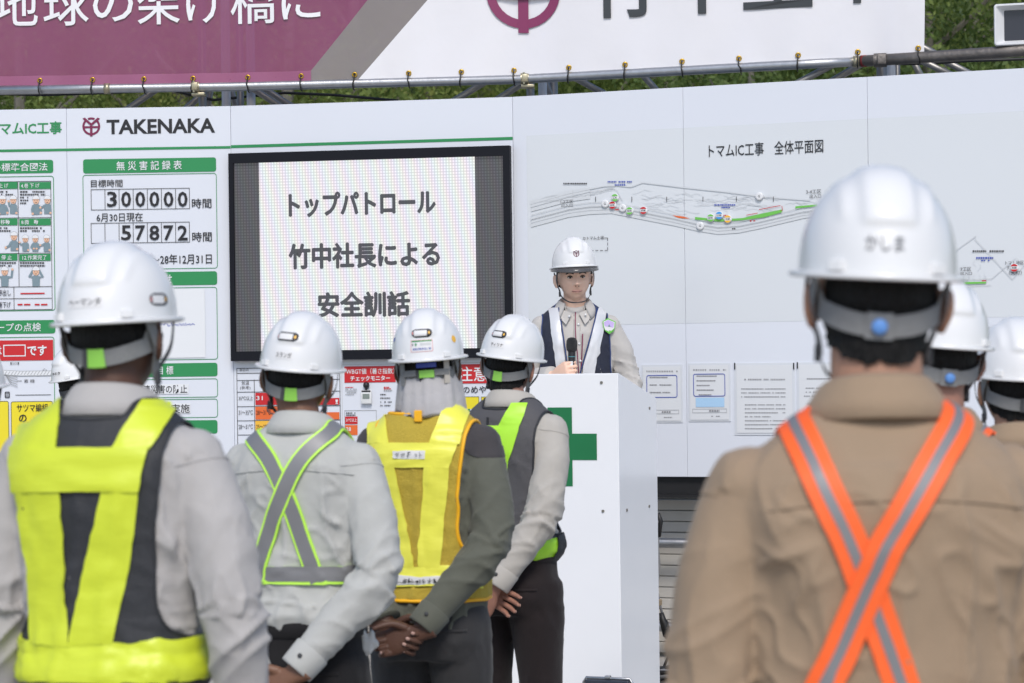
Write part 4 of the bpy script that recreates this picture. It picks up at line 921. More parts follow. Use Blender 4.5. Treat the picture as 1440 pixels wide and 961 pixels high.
class Person:
    def __init__(s, label, px, pytop, d, yaw, head=(0, 0, 0), skinm=None, shirt=None, trousers=None, arms=None, z0=0.0, vox=.008, tucked=True, build=1.0, lean=0.0, seed=0, faces=False, wr=1.0, yoke=False, shoulder_m=None, group='workers in white helmets listening to the speaker', cat='person', raise_=0.0, hoff=0.0, hx=0.0, neck=1.0):
        top = at(px, pytop, d); s.d = d; s.yaw = yaw; s.rz = raise_; s.hoff = hoff; s.hx = hx; s.nk = neck; s.S = (top.z - z0) / (HC.z + raise_ + hoff + HZ0 + HH + .004); s.seed = seed; s.skinm = skinm
        s.root = thing('person', label, cat, (top.x, top.y, z0), -yaw, group)
        s.origin = Vector((top.x, top.y, z0)); s.Rinv = Matrix.Rotation(yaw, 3, 'Z'); s.bw = build; s.wr = wr
        s.hR = head_rot(*head); s.faces = faces
        s.yoke = yoke; s.arms = arms; s.vox = vox; s.tucked = tucked
        s.make_torso(shirt, shoulder_m); s.make_trousers(trousers); s.make_body()
    def L(s, px, py):                                # camera ray in the body's frame (unit size)
        o = s.Rinv @ (EYE - s.origin) / s.S; dd = (s.Rinv @ ray(px, py)).normalized(); return o, dd
    def hit(s, px, py, bvh=None):
        o, dd = s.L(px, py); b = bvh or s.bvh; h = b.ray_cast(o, dd)
        if h[0] is not None: return h[0], h[1]
        t = -o.y / dd.y; t = (Vector((0, 0, 0)) - o).dot(dd) if abs(dd.y) < 1e-4 else t
        q = b.find_nearest(o + dd * t); return q[0], q[1]
    def H(s, p):                                     # head frame -> body frame
        p = Vector(p); return NECKP + Vector((s.hx, 0, s.rz)) + s.hR @ (HC - NECKP + p)
    def HH_(s, p): return s.H(Vector(p) + Vector((0, 0, s.hoff)))
    def obj(s, name, v, f, m, parent=None, smooth=True, midx=None):
        o = obj(name, v, f, m, parent or s.root, smooth, scale=s.S, midx=midx); return o
    # ---------------------------------------------------------------- shirt
    TK = [(.84, .162, .126, -.008), (.90, .165, .124, -.005), (.98, .166, .122, .0), (1.08, .170, .120, .004), (1.18, .178, .122, .004), (1.28, .186, .124, -.004), (1.335, .188, .120, -.010), (1.372, .182, .111, -.012), (1.41, .160, .098, -.012), (1.44, .128, .085, -.010), (1.462, .100, .074, -.006), (1.476, .074, .064, -.002), (1.486, .060, .056, .002)]
    def make_torso(s, m, shoulder_m):
        bw = s.bw; lo = .925 if s.tucked else .815
        zs = np.concatenate([np.linspace(lo, 1.34, 22), np.linspace(1.36, 1.486, 16)]); rings = []
        for z in zs:
            a, b, y = interp(s.TK, z); k = bw if z < 1.40 else bw + (1 - bw) * (z - 1.40) / .1
            if s.tucked: blous = .012 * math.exp(-((z - .972) / .03) ** 2) - .012 * max(0, (.948 - z) / .02)
            else: blous = .008 * max(0, (1.0 - z) / .18)
            rings.append(sring(z, a * k + blous, b * (1 + (bw - 1) * 1.2 if z < 1.4 else 1) + blous, y, 2.35, 44, tilt=-.55 * max(0, z - 1.41) / .076))
        torso = loft(rings); caps = []
        for sg, (el, wr, *_r) in zip((1, -1), s.arms):
            sh = Vector((sg * .163 * bw, -.006, 1.362)); caps.append(ellipsoid(sh, (.058, .064, .058)))
        Vt, Ft, Nt = remesh([torso] + caps, max(s.vox, .008), 6)
        s.torso_m = (Vt, Ft, Nt)
        arms = []; s.armpts = []
        for sg, a in zip((1, -1), s.arms):
            el, wr = Vector(a[0]), Vector(a[1]); el.x *= sg * .90; wr.x *= sg * (.90 if abs(wr.x) > .15 else 1); sh = Vector((sg * .163 * bw, -.006, 1.357))
            u1 = sh.lerp(el, .45); out = Vector((sg * .012, 0, 0)); f1 = el.lerp(wr, .5); dirw = (wr - f1).normalized(); c0 = wr - dirw * .012
            pts = [sh, u1 + out, el, f1, wr - dirw * .075, wr - dirw * .066, c0, c0 - dirw * .004]
            arms.append(tube(pts, [.061, .063, .058, .052, .0455, .0480, .0450, .030], 22, 5)); s.armpts.append((sh, el, wr))
        V, F, N = remesh([torso] + caps + arms, s.vox, 10)
        s.shirt_V, s.shirt_F = s.wrinkle(V, F, N), F
        s.bvh = BVHTree.FromPolygons([tuple(q) for q in s.shirt_V], F)
        Vt2 = s.wrinkle(Vt, Ft, Nt, noarm=True); s.torso_V = Vt2; s.tbvh = BVHTree.FromPolygons([tuple(q) for q in Vt2], Ft)
        s.shirt = s.obj('shirt', s.shirt_V, F, m)
        if shoulder_m:
            C = np.array([s.shirt_V[list(f)].mean(0) for f in F]); k_ = (C[:, 2] > 1.325 + .5 * np.maximum(0, .17 - np.abs(C[:, 0]))) & (np.abs(C[:, 0]) > .05); s.shell('shoulder_panel', s.shirt_V, [f for f, q in zip(F, k_) if q], .0022, shoulder_m, smooth_n=14, parent=s.shirt)
        for (sh, el, wr_) in s.armpts:                      # stitched armhole seams
            ax_ = (el - sh).normalized(); e1 = ax_.orthogonal().normalized(); e2 = ax_.cross(e1); C = []; Nn = []
            for a in np.linspace(0, 2 * math.pi, 37):
                d_ = e1 * math.cos(a) + e2 * math.sin(a); o_ = sh + ax_ * .012; h = s.bvh.ray_cast(o_, d_, .09)
                if h[0] is not None and h[1].dot(d_) > .2: C.append(h[0] + h[1] * .0004); Nn.append(h[1])
                else:
                    if len(C) > 5: break
                    C = []; Nn = []
            if len(C) > 6: v, f = strip_mesh(C, Nn, .0038, .0012); s.obj('armhole_seam', v, f, m, s.shirt, False)
        s.make_collar(m if not shoulder_m else shoulder_m); s.make_cuffs(m)
        # yoke seam across the shoulder blades
        C = [Vector(s.bvh.ray_cast(Vector((x, -1, 1.352 - .5 * abs(x) ** 2)), Vector((0, 1, 0)))[0] or (x, -.1, 1.35)) + Vector((0, -.0015, 0)) for x in np.linspace(-.175, .175, 31)]
        if s.yoke: v, f = strip_mesh(C, [Vector((0, -1, .1))] * len(C), .0028, .0010); s.obj('yoke_seam', v, f, m, s.shirt)
    def wrinkle(s, V, F, N, noarm=False):
        k = s.seed * 7.31; P = V + k
        x, y, z = V.T
        rid = lambda Q: 1 - 2 * np.abs(perlin(Q))
        def cre(Q, sharp=3.0):                     # sharp crests between wide valleys
            return np.clip(1 - 1.9 * np.abs(perlin(Q)), 0, 1) ** (sharp * 1.5) - .18
        wx = .025 * perlin(P * 5)[:, None]; W = P + wx
        tor = .0095 * cre(W * np.array([9, 9, 1.7])) + .0050 * cre(W * np.array([14, 14, 5.0]) + 3 + V[:, [2]] * 6) + .0022 * perlin(P * np.array([18, 18, 7]))
        low = np.exp(-((z - 1.0) / .08) ** 2) * .0085 * cre(W * np.array([5, 5, 24]))
        diag = np.exp(-((np.abs(x) - .145) / .05) ** 2 - ((z - 1.24) / .12) ** 2); q = np.stack([(np.abs(x) + z * .8) * 17, y * 6, (z - np.abs(x)) * 4], 1) + k + wx * 8
        dd = (tor + low) * np.clip((1.43 - z) / .12, .05, 1) * (.5 if noarm else 1) + diag * .012 * cre(q, 2) * (.3 if noarm else 1)
        if not noarm:
            for (sh, el, wr) in s.armpts:
                for (A, B, amp, off) in ((sh, el, .0042, 0), (el, wr, .0058, 3)):
                    A_ = np.array(A); ab = np.array(B - A); ll = np.dot(ab, ab); t = np.clip(((V - A_) @ ab) / ll, 0, 1); c = A_ + t[:, None] * ab; r = np.linalg.norm(V - c, axis=1)
                    w = np.clip((.085 - r) / .02, 0, 1) * ((t > .02) & (t < .999)); n_ = ab / math.sqrt(ll); q = V - c
                    sw = np.stack([t * math.sqrt(ll) * 15 + q[:, 0] * 14, q[:, 1] * 5 + off, q[:, 2] * 4 + k], 1)
                    lg = cre(np.stack([q[:, 0] * 17, q[:, 1] * 17, t * 1.8 + k], 1) + wx * 6, 2); fold = amp * 1.9 * cre(sw + wx * 10, 2.2) + .0050 * lg + .0010 * perlin(P * 34 + off)
                    near = np.exp(-((t - (1 if off == 0 else 0)) / .34) ** 2) * .85 + .30; near = near * (1 - .75 * np.clip((t - .72) / .1, 0, 1) * (off > 0))
                    if off == 0: near *= np.clip((t - .12) / .2, 0, 1)
                    dd = dd * (1 - w) + w * fold * near
        return V + N * (dd * s.wr * 1.25)[:, None]
    def make_collar(s, m):
        """stand collar with a turned-down leaf, open at the throat"""
        v = []; n = 44
        prof = [(.0605, 1.450), (.0625, 1.485), (.0640, 1.508), (.0685, 1.513), (.0750, 1.507), (.090, 1.482), (.1045, 1.455), (.0995, 1.4525), (.086, 1.477), (.0710, 1.497)]
        for i in range(n + 1):
            a = R(-140 + 280 * i / n); fr = max(0, -math.cos(a + math.pi) * 1.0)
            back = (1 + math.cos(a)) / 2      # a = 0 at the back
            for r, z in prof:
                zz = z + s.rz * .35 - .040 * (1 - back) ** 1.3 - (.030 * max(0, (.35 - back) / .35) if r > .072 else 0); rr = r * (1 + .06 * (1 - back))
                v.append((rr * 1.04 * math.sin(a), .002 - rr * math.cos(a) * 1.03 + .012 * (1 - back), zz - .006))
        k = len(prof); f = []
        for i in range(n):
            for j in range(k): j2 = (j+1) % k; f.append((i*k+j, i*k+j2, (i+1)*k+j2, (i+1)*k+j))
        f += [tuple(range(k)), tuple(reversed([n*k + j for j in range(k)]))]
        s.collar = s.obj('collar', v, f, m, s.shirt)
    def make_cuffs(s, m):
        for (sh, el, wr) in s.armpts:
            dw = (wr - el).normalized(); pts = [wr - dw * .074, wr - dw * .070, wr - dw * .012, wr - dw * .006, wr - dw * .010, wr - dw * .03]; rad = [.0475, .0505, .0475, .0465, .041, .036]
            mb = MB(); mb.tube(pts, rad, 24, cap=False); o = s.obj('cuff', mb.v, mb.f, m, s.shirt)
            side = dw.orthogonal().normalized(); 
            c = wr - dw * .04; out = Vector((0, -1, .2)); out = (out - dw * out.dot(dw)).normalized(); mb = MB(); mb.tube([c + out * .047, c + out * .053], .006, 10); s.obj('button', mb.v, mb.f, M_webd, o)
    # ---------------------------------------------------------------- trousers and shoes
    def make_trousers(s, m):
        bw = s.bw; top = .955 if s.tucked else .90; rg = []
        for z, a, b, y in ((.73, .165, .118, -.010), (.79, .176, .128, -.022), (.84, .176, .126, -.018), (.88, .166, .120, -.008), (top, .160, .116, -.004)): rg.append(sring(z, a * bw + .002, b * (1 + (bw-1)*1.2) + .004, y, 2.4, 40))
        parts = [loft(rg)]
        for sg in (1, -1): parts.append(tube([(sg*.088, -.012, .84), (sg*.092, -.008, .70), (sg*.098, .005, .49), (sg*.102, -.012, .28), (sg*.104, -.012, .075)], [.096, .094, .076, .070, .066], 20, 5))
        V, F, N = remesh(parts, max(s.vox, .009), 4); k = s.seed * 3.7; P = V + k
        rg_ = 1 - 2 * np.abs(perlin(P * np.array([9, 9, 15]) + V[:, [0]] * 12)); d = .005 * perlin(P * np.array([14, 14, 4])) + .0035 * rg_ * np.exp(-((V[:, 2] - .76) / .10) ** 2) + .006 * rg_ * (np.exp(-((V[:, 2] - .45) / .08) ** 2) + np.exp(-((V[:, 2] - .12) / .08) ** 2))
        d *= np.clip((top - .02 - V[:, 2]) / .05, 0, 1); V = V + N * d[:, None]; s.tr_bvh = BVHTree.FromPolygons([tuple(q) for q in V], F)
        s.trousers = s.obj('trousers', V, F, m)
        mb = MB(); n = 44; v = []
        for (dz, o) in ((-.042, .0035), (-.040, .008), (-.004, .008), (0, .0045)):
            a, b = .160 * bw + .002, .116 * (1 + (bw-1)*1.2) + .004
            v += sring(top + dz - .002, a + o, b + o, -.004, 2.4, n)
        if s.tucked: s.obj('waistband', v, [(i*n+k2, i*n+(k2+1) % n, (i+1)*n+(k2+1) % n, (i+1)*n+k2) for i in range(3) for k2 in range(n)], m, s.trousers)
        for x in (-.085, .085):                         # back pocket welts
            C = []
            for t in np.linspace(-.055, .055, 9):
                h = s.tr_bvh.ray_cast(Vector((x + t, -1, .822 - .05 * abs(t) * 0 - .01 * t * (1 if x > 0 else -1))), Vector((0, 1, 0)))
                if h[0]: C.append(h[0] + h[1] * .0005)
            if len(C) > 2: v, f = strip_mesh(C, [Vector((0, -1, 0))] * len(C), .010, .0022); s.obj('pocket_welt', v, f, m, s.trousers)
        for sg in (1, -1):
            rg = []
            for y, w, h in ((-.10, .02, .05), (-.09, .036, .075), (-.03, .042, .09), (.05, .044, .075), (.12, .048, .055), (.17, .04, .045), (.19, .018, .03)):
                rg.append([(sg*.108 + w * math.cos(a), y, max(.0, h * .5 + h * .5 * math.sin(a))) for a in np.linspace(0, 2*math.pi, 16, endpoint=False)])
            v, f = loft(rg); s.obj('shoe', v, f, M_shoe)
    # ---------------------------------------------------------------- body (skin), hair
    def make_body(s):
        core = []
        rg = [sring(z, interp(s.TK, z)[0] * s.bw - .030, interp(s.TK, z)[1] - .030, interp(s.TK, z)[2], 2.3, 24) for z in np.linspace(.86, 1.44, 12)]; core.append(loft(rg))
        core.append(loft([sring(z, a, b, -.008, 2.3, 24) for z, a, b in ((.74, .13, .085), (.82, .145, .095), (.90, .14, .09))]))
        for sg in (1, -1): core.append(tube([(sg*.088, -.01, .82), (sg*.092, -.006, .68), (sg*.098, .005, .49), (sg*.102, -.012, .28), (sg*.106, -.012, .07)], [.075, .07, .052, .048, .036], 14, 4)); core.append(ellipsoid((sg*.108, .03, .035), (.034, .10, .028)))
        for (sh, el, wr) in s.armpts: core.append(tube([sh, sh.lerp(el, .5), el, el.lerp(wr, .5), wr + (wr - el).normalized() * .01], [.042, .042, .036, .034, .0265], 14, 4))
        core.append(tube([(0, -.005, 1.36), (0, .0, 1.44), (0, .012, 1.50)], [.06, .054, .050], 18, 4))
        Vb, Fb, Nb = remesh(core, .013, 3)
        feat = 1.0; HV, HF = head_base(feat=feat); hd = [tuple(s.H(q)) for q in HV]
        parts = [(hd, HF)]
        nk = [Vector((0, -.005, 1.36)), Vector((0, .0, 1.44)), (NECKP + Vector((s.hx * .5, 0, s.rz * .6))).lerp(s.H((0, -.02, -.05)), .5), s.H((0, -.018, -.03))]; parts.append(tube(nk, [q * s.nk for q in (.063, .056, .0545, .054)], 22, 5))
        for sg in (1, -1):
            rt = s.hR @ Matrix.Rotation(sg * R(26), 3, 'Z'); parts.append(ellipsoid(s.H((sg * .088, -.014, -.018)), (.0080, .020, .033), 14, 10, rt)); parts.append(ellipsoid(s.H((sg * .095, -.026, -.010)), (.0060, .013, .028), 12, 8, rt))
        Vh, Fh, Nh = remesh(parts, .0032 if s.faces else .005, 2, .4)
        s.head_V, s.head_F = Vh, Fh; mb = MB(); mb.add(Vb, Fb, 0); mb.add(Vh, Fh, 0)
        for sg, a, (sh, el, wr) in zip((1, -1), s.arms, s.armpts):
            pose, zd, pn = a[2], Vector(a[3]), Vector(a[4]); zd.x *= sg; pn.x *= sg; fine = (s.d > 4 and s.vox <= .0085)
            V, F, NV, NF = hand(sg, pose, fine); Z = zd.normalized(); Y = (pn - Z * pn.dot(Z)).normalized(); X = Y.cross(Z)
            if sg < 0: pass
            M_ = np.array(Matrix((X, Y, Z)).transposed()); c = np.array(wr + (wr - el).normalized() * .018)
            # left hands are mirrored meshes: thumb side lies on -x of the frame
            mb.add(V @ M_.T + c, F, 0); mb.add(NV @ M_.T + c, NF, 1)
        mats = [s.skinm, M_nail]
        s.body = s.obj('body', mb.v, mb.f, mats, midx=mb.m)
    def cap_hair(s, zback, m=None, side=-.02, thick=.006):
        """hair grown on the welded head and nape"""
        V = np.array(s.head_V); F = s.head_F; M_ = np.array(s.hR); o = np.array(s.H((0, 0, 0))); Q = (V - o) @ M_
        C = np.array([Q[list(f)].mean(0) for f in F]); x, y, z = C.T; ax = np.abs(x)
        lim = np.where(y < -.022, zback + .03 * np.clip((ax - .03) / .04, 0, 1), np.where(y < .028, side + (y + .02) * .4, .058)); ear = (ax > .069) & (y > -.042) & (y < .03) & (z < .024)
        keep = (z > lim + .006 * perlin(C * 90)) & ~ear
        s.hair = s.shell('hair', V, [f for f, k in zip(F, keep) if k], thick, m or M_hair, inward=.003, jag=.0011, smooth_n=4)
    def shell(s, name, V, F, off, m, tf=None, inward=.0, smooth_n=6, parent=None, jag=0.0, mats=None):
        """offset copy of part of a surface with a smoothed border and its own thickness"""
        V = np.asarray(V); N = normals(V, F) ; used = sorted({i for f in F for i in f}); mp = {u: i for i, u in enumerate(used)}; P = V[used]; Nn = N[used]; F2 = [tuple(mp[i] for i in f) for f in F]
        cnt = {}
        for f in F2:
            for a, b in zip(f, f[1:] + f[:1]): cnt[(a, b)] = cnt.get((a, b), 0) + 1
        bd = [(a, b) for (a, b) in cnt if (b, a) not in cnt]; nb = {}
        for a, b in bd: nb.setdefault(a, []).append(b); nb.setdefault(b, []).append(a)
        for _ in range(smooth_n):
            Q = P.copy()
            for i, w in nb.items():
                if len(w) >= 2: Q[i] = .5 * P[i] + .5 * np.mean(P[w], 0)
            P = Q
        if jag: 
            for i in nb: P[i] = P[i] + np.random.RandomState(i).normal(size=3) * jag
        O = P + Nn * off; I = P + Nn * (off - .004 - inward); n = len(P)
        faces = list(F2) + [tuple(n + i for i in reversed(f)) for f in F2] + [(b, a, n + a, n + b) for a, b in bd]
        A = np.concatenate([O, I])
        if tf: A = np.array([tf(q) for q in A])
        o = s.obj(name, A, faces, m, parent); s.border = (O, bd); o.data.set_sharp_from_angle(angle=R(50)); return o
    # ---------------------------------------------------------------- helmet
    def helmet(s, tag_m=None, tagang=(2, 28), visor=.35, stickers=(), strapm=None, strap=True, band=True, gap_tag=True, emblem_front=False, clear_visor=False):
        v, f = helmet_mesh(visor); he = s.obj('helmet', [s.HH_(q) for q in v], f, M_hel); s.hel = he; he.data.set_sharp_from_angle(angle=R(50))
        sm = strapm or M_webg
        for al in (R(38), R(-38), R(150), R(-150)):         # bosses on the rim where the straps are riveted
            p, n = hel_pt(al, .07); t = Vector((math.cos(al), math.sin(al), 0)); mb = MB(); c = p + n * .002
            rot = Matrix((t, Vector((math.sin(al), -math.cos(al), 0)), Vector((0, 0, 1)))).transposed(); b = MB().box(-.011, .011, -.006, .006, -.007, .008, bev=.002)
            s.obj('rim_boss', [s.HH_(c + rot @ Vector(q)) for q in b.v], b.f, M_hel, he, False)
        def ribbon(name, pts, nrm, w, m, th=.0018, sub=6):
            C = crom(pts, sub); Nn = crom(nrm, sub); v, f = strip_mesh([Vector(q) for q in C], [Vector(q) for q in Nn], w, th); return s.obj(name, [s.H(q) for q in v], f, m, he, False)
        def bandpt(al, e=0.0):
            k = max(0, math.cos(al)); rb = .1085 - .020 * k ** 2; return Vector((.0845 * math.sin(al), -(rb + e) * math.cos(al) - .002, -.012 - .034 * k ** 1.3 + .0)), Vector((math.sin(al), -math.cos(al), -.15))
        if band:
            A = [bandpt(R(a)) for a in range(-95, 96, 10)]; ribbon('headband', [a[0] for a in A], [a[1] for a in A],   .030, sm, .003, 2)
            for sg in (1, -1):                                # side hangers of the band
                ribbon('band_hanger', [hel_pt(sg*R(70), 0)[0] * .93, Vector((sg*.082, -.048, .0)), bandpt(sg*R(62))[0]], [Vector((sg, -.4, 0))] * 3, .014, sm)
        if tag_m is not None and gap_tag:
            A = [bandpt(R(a), .004) for a in np.linspace(tagang[0], tagang[1], 5)]; ribbon('adjuster_tag', [a[0] for a in A], [a[1] for a in A], .0340, tag_m, .003, 2)
            A = [bandpt(R(a), .0035) for a in np.linspace(tagang[0] - 7, tagang[0] - .5, 4)]; ribbon('adjuster_clip', [a[0] for a in A], [a[1] for a in A], .0345, M_webd, .004, 2)
        elif tag_m is not None:
            c, n = bandpt(R(-4), .003); n = n.normalized(); A = [bandpt(R(a), .0035) for a in np.linspace(-16, 8, 5)]; ribbon('adjuster_plate', [a[0] for a in A], [a[1] for a in A], .036, sm, .003, 2)
            mb = MB(); mb.tube([c + n * .002, c + n * .009, c + n * .011], [.0105, .0105, .008], 20); s.obj('adjuster_dial', [s.H(q) for q in mb.v], mb.f, tag_m, he)
        if strap:
            for sg in (1, -1):
                low = Vector((sg * .073, .006, -.080))
                ribbon('chin_strap', [hel_pt(sg*R(62), 0)[0] * .94, Vector((sg*.091, -.030, -.02)), low + Vector((sg*.004, -.012, .022)), low], [Vector((sg, -.35, 0))] * 4, .021, sm)
                ribbon('chin_strap', [hel_pt(sg*R(118), 0)[0] * .93, Vector((sg*.090, .036, -.02)), low + Vector((sg*.003, .008, .02)), low + Vector((0, .002, -.004))], [Vector((sg, .3, 0))] * 4, .018, M_webd if sm is M_webg else sm)
                ribbon('chin_strap', [low, Vector((sg*.060, .040, -.102)), Vector((sg*.034, .072, -.118)), Vector((0, .092, -.121))], [Vector((sg*.9, .2, -.3)), Vector((sg*.7, .5, -.6)), Vector((sg*.4, .4, -.9)), Vector((0, .3, -1))], .013, M_webd)
                mb = MB(); b = MB().box(-.004, .004, -.009, .009, -.012, .012, bev=.002); s.obj('strap_buckle', [s.H(low + Vector(q) + Vector((sg * .003, 0, 0))) for q in b.v], b.f, M_webd, he, False)
        for st in stickers: s.sticker(*st)
        if emblem_front:
            mb = MB(); 
            for a0, a1, r0, r1 in ((128, 412, .76, 1.0), (66, 114, .76, 1)):
                for k in range(20):
                    t0, t1 = R(a0 + (a1-a0)*k/20), R(a0 + (a1-a0)*(k+1)/20); mb.poly([(r0*math.cos(t0), r0*math.sin(t0)), (r1*math.cos(t0), r1*math.sin(t0)), (r1*math.cos(t1), r1*math.sin(t1)), (r0*math.cos(t1), r0*math.sin(t1))])
            for q in ([(-.14, -1.1), (.14, -1.1), (.14, .06), (-.14, .06)], [(-.86, -.2), (.86, -.2), (.86, .04), (-.86, .04)], [(.95, .8), (.7, .95), (0, .32), (0, .02)], [(0, .02), (0, .32), (-.7, .95), (-.95, .8)]): mb.poly(q)
            P = [s.HH_(hel_pt(R(180) - u[0] * .145, .40 + u[1] * .105, .0012 + (0.0003 if i % 2 else 0))[0]) for i, u in enumerate(mb.v)]; s.obj('emblem', P, mb.f, mat('emblem_maroon', rgb(96, 28, 60), .4), he, False)
        if clear_visor:
            n = 30; v = []
            for k in range(n + 1):
                al = R(180 - 78 + 156 * k / n); p = hel_pt(al, 0)[0]; out = Vector((math.sin(al), -math.cos(al), 0)); fr = max(0, -math.cos(al)) ** 1.5
                v += [p + out * .011 + Vector((0, 0, -.004)), p + out * (.013 + .020 * fr) + Vector((0, 0, -.014 - .022 * fr)), p + out * (.011 + .020 * fr) + Vector((0, 0, -.017 - .022 * fr)), p + out * .008 + Vector((0, 0, -.008))]
            f = [(4*i+j, 4*i+(j+1) % 4, 4*i+4+(j+1) % 4, 4*i+4+j) for i in range(n) for j in range(4)]; s.obj('brim_visor', [s.HH_(q) for q in v], f, mat('smoky_visor', (.10, .10, .105, 1), .12, var=0, trans=.25), he)
    def sticker(s, al, t, w, h, kind, word=None, rot=0.0, m=None):
        """label on the shell: al degrees from the back, t height 0..1, w and h in metres"""
        def P(u, q, e):
            a = u * math.cos(rot) - q * math.sin(rot); b = u * math.sin(rot) + q * math.cos(rot); tt = t + b / HH; r = max(.3, hprof(tt)); return s.HH_(hel_pt(R(al) - a / (.118 * r), tt, e)[0])     # u grows to the viewer's right
        def P2(u, q, e): 
            a = u * math.cos(rot) - q * math.sin(rot); b = u * math.sin(rot) + q * math.cos(rot); tt = t + b / HH; r = max(.3, hprof(tt)); return s.HH_(hel_pt(R(al) + a / (.118 * r), tt, e)[0])
        def grid(name, u0, u1, q0, q1, e, mm, rnd=0.0, par=None):
            nu, nq = 12, 6; v = [P2(u0 + (u1-u0)*i/nu, q0 + (q1-q0)*j/nq, e) for j in range(nq+1) for i in range(nu+1)]
            if rnd:
                v = []
                for j in range(nq+1):
                    qq = q0 + (q1-q0)*j/nq; hh = (q1-q0)/2; k = abs(qq - (q0+q1)/2) / hh; ins = hh * (1 - math.sqrt(max(0, 1 - k*k))) * rnd
                    for i in range(nu+1): v.append(P2(u0 + ins + (u1-u0-2*ins)*i/nu, qq, e))
            return s.obj(name, v, [(j*(nu+1)+i, j*(nu+1)+i+1, (j+1)*(nu+1)+i+1, (j+1)*(nu+1)+i) for j in range(nq) for i in range(nu)], mm, s.hel)
        if kind == 'name': grid('name_label', -w/2, w/2, -h/2, h/2, .0008, M_label)
        if kind == 'pill':
            grid('sticker', -w/2, w/2, -h/2, h/2, .0008, M_vblk, 1.0); grid('sticker_field', -w*.37, w*.25, -h*.33, h*.33, .0013, M_label); grid('sticker_mark', w*.31, w*.40, -h*.22, h*.22, .0013, M_amber, .8); grid('sticker_mark', -w*.46, -w*.40, -h*.16, h*.16, .0013, mat('sticker_pink', rgb(225, 150, 150), .5))
        if kind == 'plate':
            grid('sticker', -w/2, w/2, -h/2, h/2, .0008, mat('sticker_red_edge', rgb(214, 90, 100), .5)); grid('sticker_field', -w*.48, w*.48, -h*.47, h*.47, .0012, M_label); grid('sticker_band', -w*.46, w*.46, h*.34, h*.46, .0016, M_green)
            grid('sticker_cross', -w*.28, -w*.24, -h*.02, h*.26, .0017, M_green); grid('sticker_cross', -w*.32, -w*.20, h*.09, h*.16, .0019, M_green); grid('sticker_mark', -w*.44, -w*.38, h*.0, h*.24, .0016, M_dkgrey, .8); grid('sticker_mark', -w*.06, w*.42, h*.02, h*.24, .0016, M_pale)
        if kind == 'dot': grid('sticker', -w/2, w/2, -h/2, h/2, .0008, m or M_amber, 1.0)
        if word:
            V, F = text_geo(word, .012); ww, hh = (w * .92, h * .66) if kind == 'name' else ((w * .84, h * .2) if kind == 'plate' else (w, h)); q0 = -h * .36 + 0 if kind == 'plate' else -hh/2
            s.obj('lettering', [P2((u - .5) * ww, q0 + q * hh, .0015) for u, q in V], F, {'plate': M_blue, 'word': mat('worn_ink', (.22, .225, .24, 1), .5)}.get(kind, M_ink), s.hel, False)
    # ---------------------------------------------------------------- things worn over the shirt
    def surf(s, p, e, bvh=None):
        h = (bvh or s.tbvh).find_nearest(p); return h[0] + h[1] * e, h[1]
    def backpt(s, x, z, e, bvh=None, front=False):
        sg = -1 if front else 1; h = (bvh or s.tbvh).ray_cast(Vector((x, -sg, z)), Vector((0, sg, 0)))
        if h[0] is None: return s.surf(Vector((x, -.1 * sg, z)), e, bvh)
        return h[0] + h[1] * e, h[1]
    def ribbon3(s, name, guide, w, e, m, parent, sub=6, lanes=3, th=.002, bvh=None):
        """band laid over the shirt along a guide line"""
        G = crom(guide, sub); C = []; Nn = []
        for g_ in G: c, n = s.surf(g_, e, bvh); C.append(c); Nn.append(n)
        for _ in range(3): C = [C[0]] + [(C[i-1] + C[i]*2 + C[i+1]) / 4 for i in range(1, len(C)-1)] + [C[-1]]; Nn = [Nn[0]] + [((Nn[i-1] + Nn[i]*2 + Nn[i+1])).normalized() for i in range(1, len(Nn)-1)] + [Nn[-1]]
        v = []; f = []; k = lanes + 1
        for i in range(len(C)):
            t = (C[min(i+1, len(C)-1)] - C[max(i-1, 0)]).normalized(); sd = t.cross(Nn[i]).normalized()
            for j in range(k):
                q = C[i] + sd * w * (j / lanes - .5); q2, n2 = s.surf(q, e, bvh); q = q.lerp(q2, .75); v.append(q + Nn[i] * th)
            for j in range(k): v.append(v[-k] - Nn[i] * (th + .004))
        w2 = 2 * k
        for i in range(len(C) - 1):
            for j in range(lanes): f.append((i*w2+j, i*w2+j+1, (i+1)*w2+j+1, (i+1)*w2+j)); f.append((i*w2+k+j+1, i*w2+k+j, (i+1)*w2+k+j, (i+1)*w2+k+j+1))
            f.append((i*w2+k, i*w2, (i+1)*w2, (i+1)*w2+k)); f.append((i*w2+lanes, i*w2+k+lanes, (i+1)*w2+k+lanes, (i+1)*w2+lanes))
        o = s.obj(name, v, f, m, parent); o.data.set_sharp_from_angle(angle=R(45)); return o
    def patch(s, name, rows, e, m, parent, nu=14, sub=9, bvh=None, nz=.0034):
        """panel of cloth; rows = (py, px_left, px_right) in the photo, dropped on the body"""
        rr = []
        for a, b in zip(rows[:-1], rows[1:]):
            for k in range(sub): t = k / sub; rr.append(tuple(a[i] + (b[i] - a[i]) * t for i in range(3)) + (((a[3] + (b[3]-a[3])*t) if len(a) > 3 else 0),))
        rr.append(tuple(rows[-1][:3]) + ((rows[-1][3] if len(rows[-1]) > 3 else 0),))
        G = []
        for (py, x0, x1, sl) in rr:
            L_ = []
            for i in range(nu + 1):
                px = x0 + (x1 - x0) * i / nu; h, n = s.hit(px, py + sl * (i / nu - .5), bvh or s.tbvh); L_.append(h + n * e)
            G.append(L_)
        for _ in range(2):
            H = [r[:] for r in G]
            for j in range(1, len(G) - 1):
                for i in range(1, nu): H[j][i] = (G[j][i]*4 + G[j-1][i] + G[j+1][i] + G[j][i-1] + G[j][i+1]) / 8
            G = H
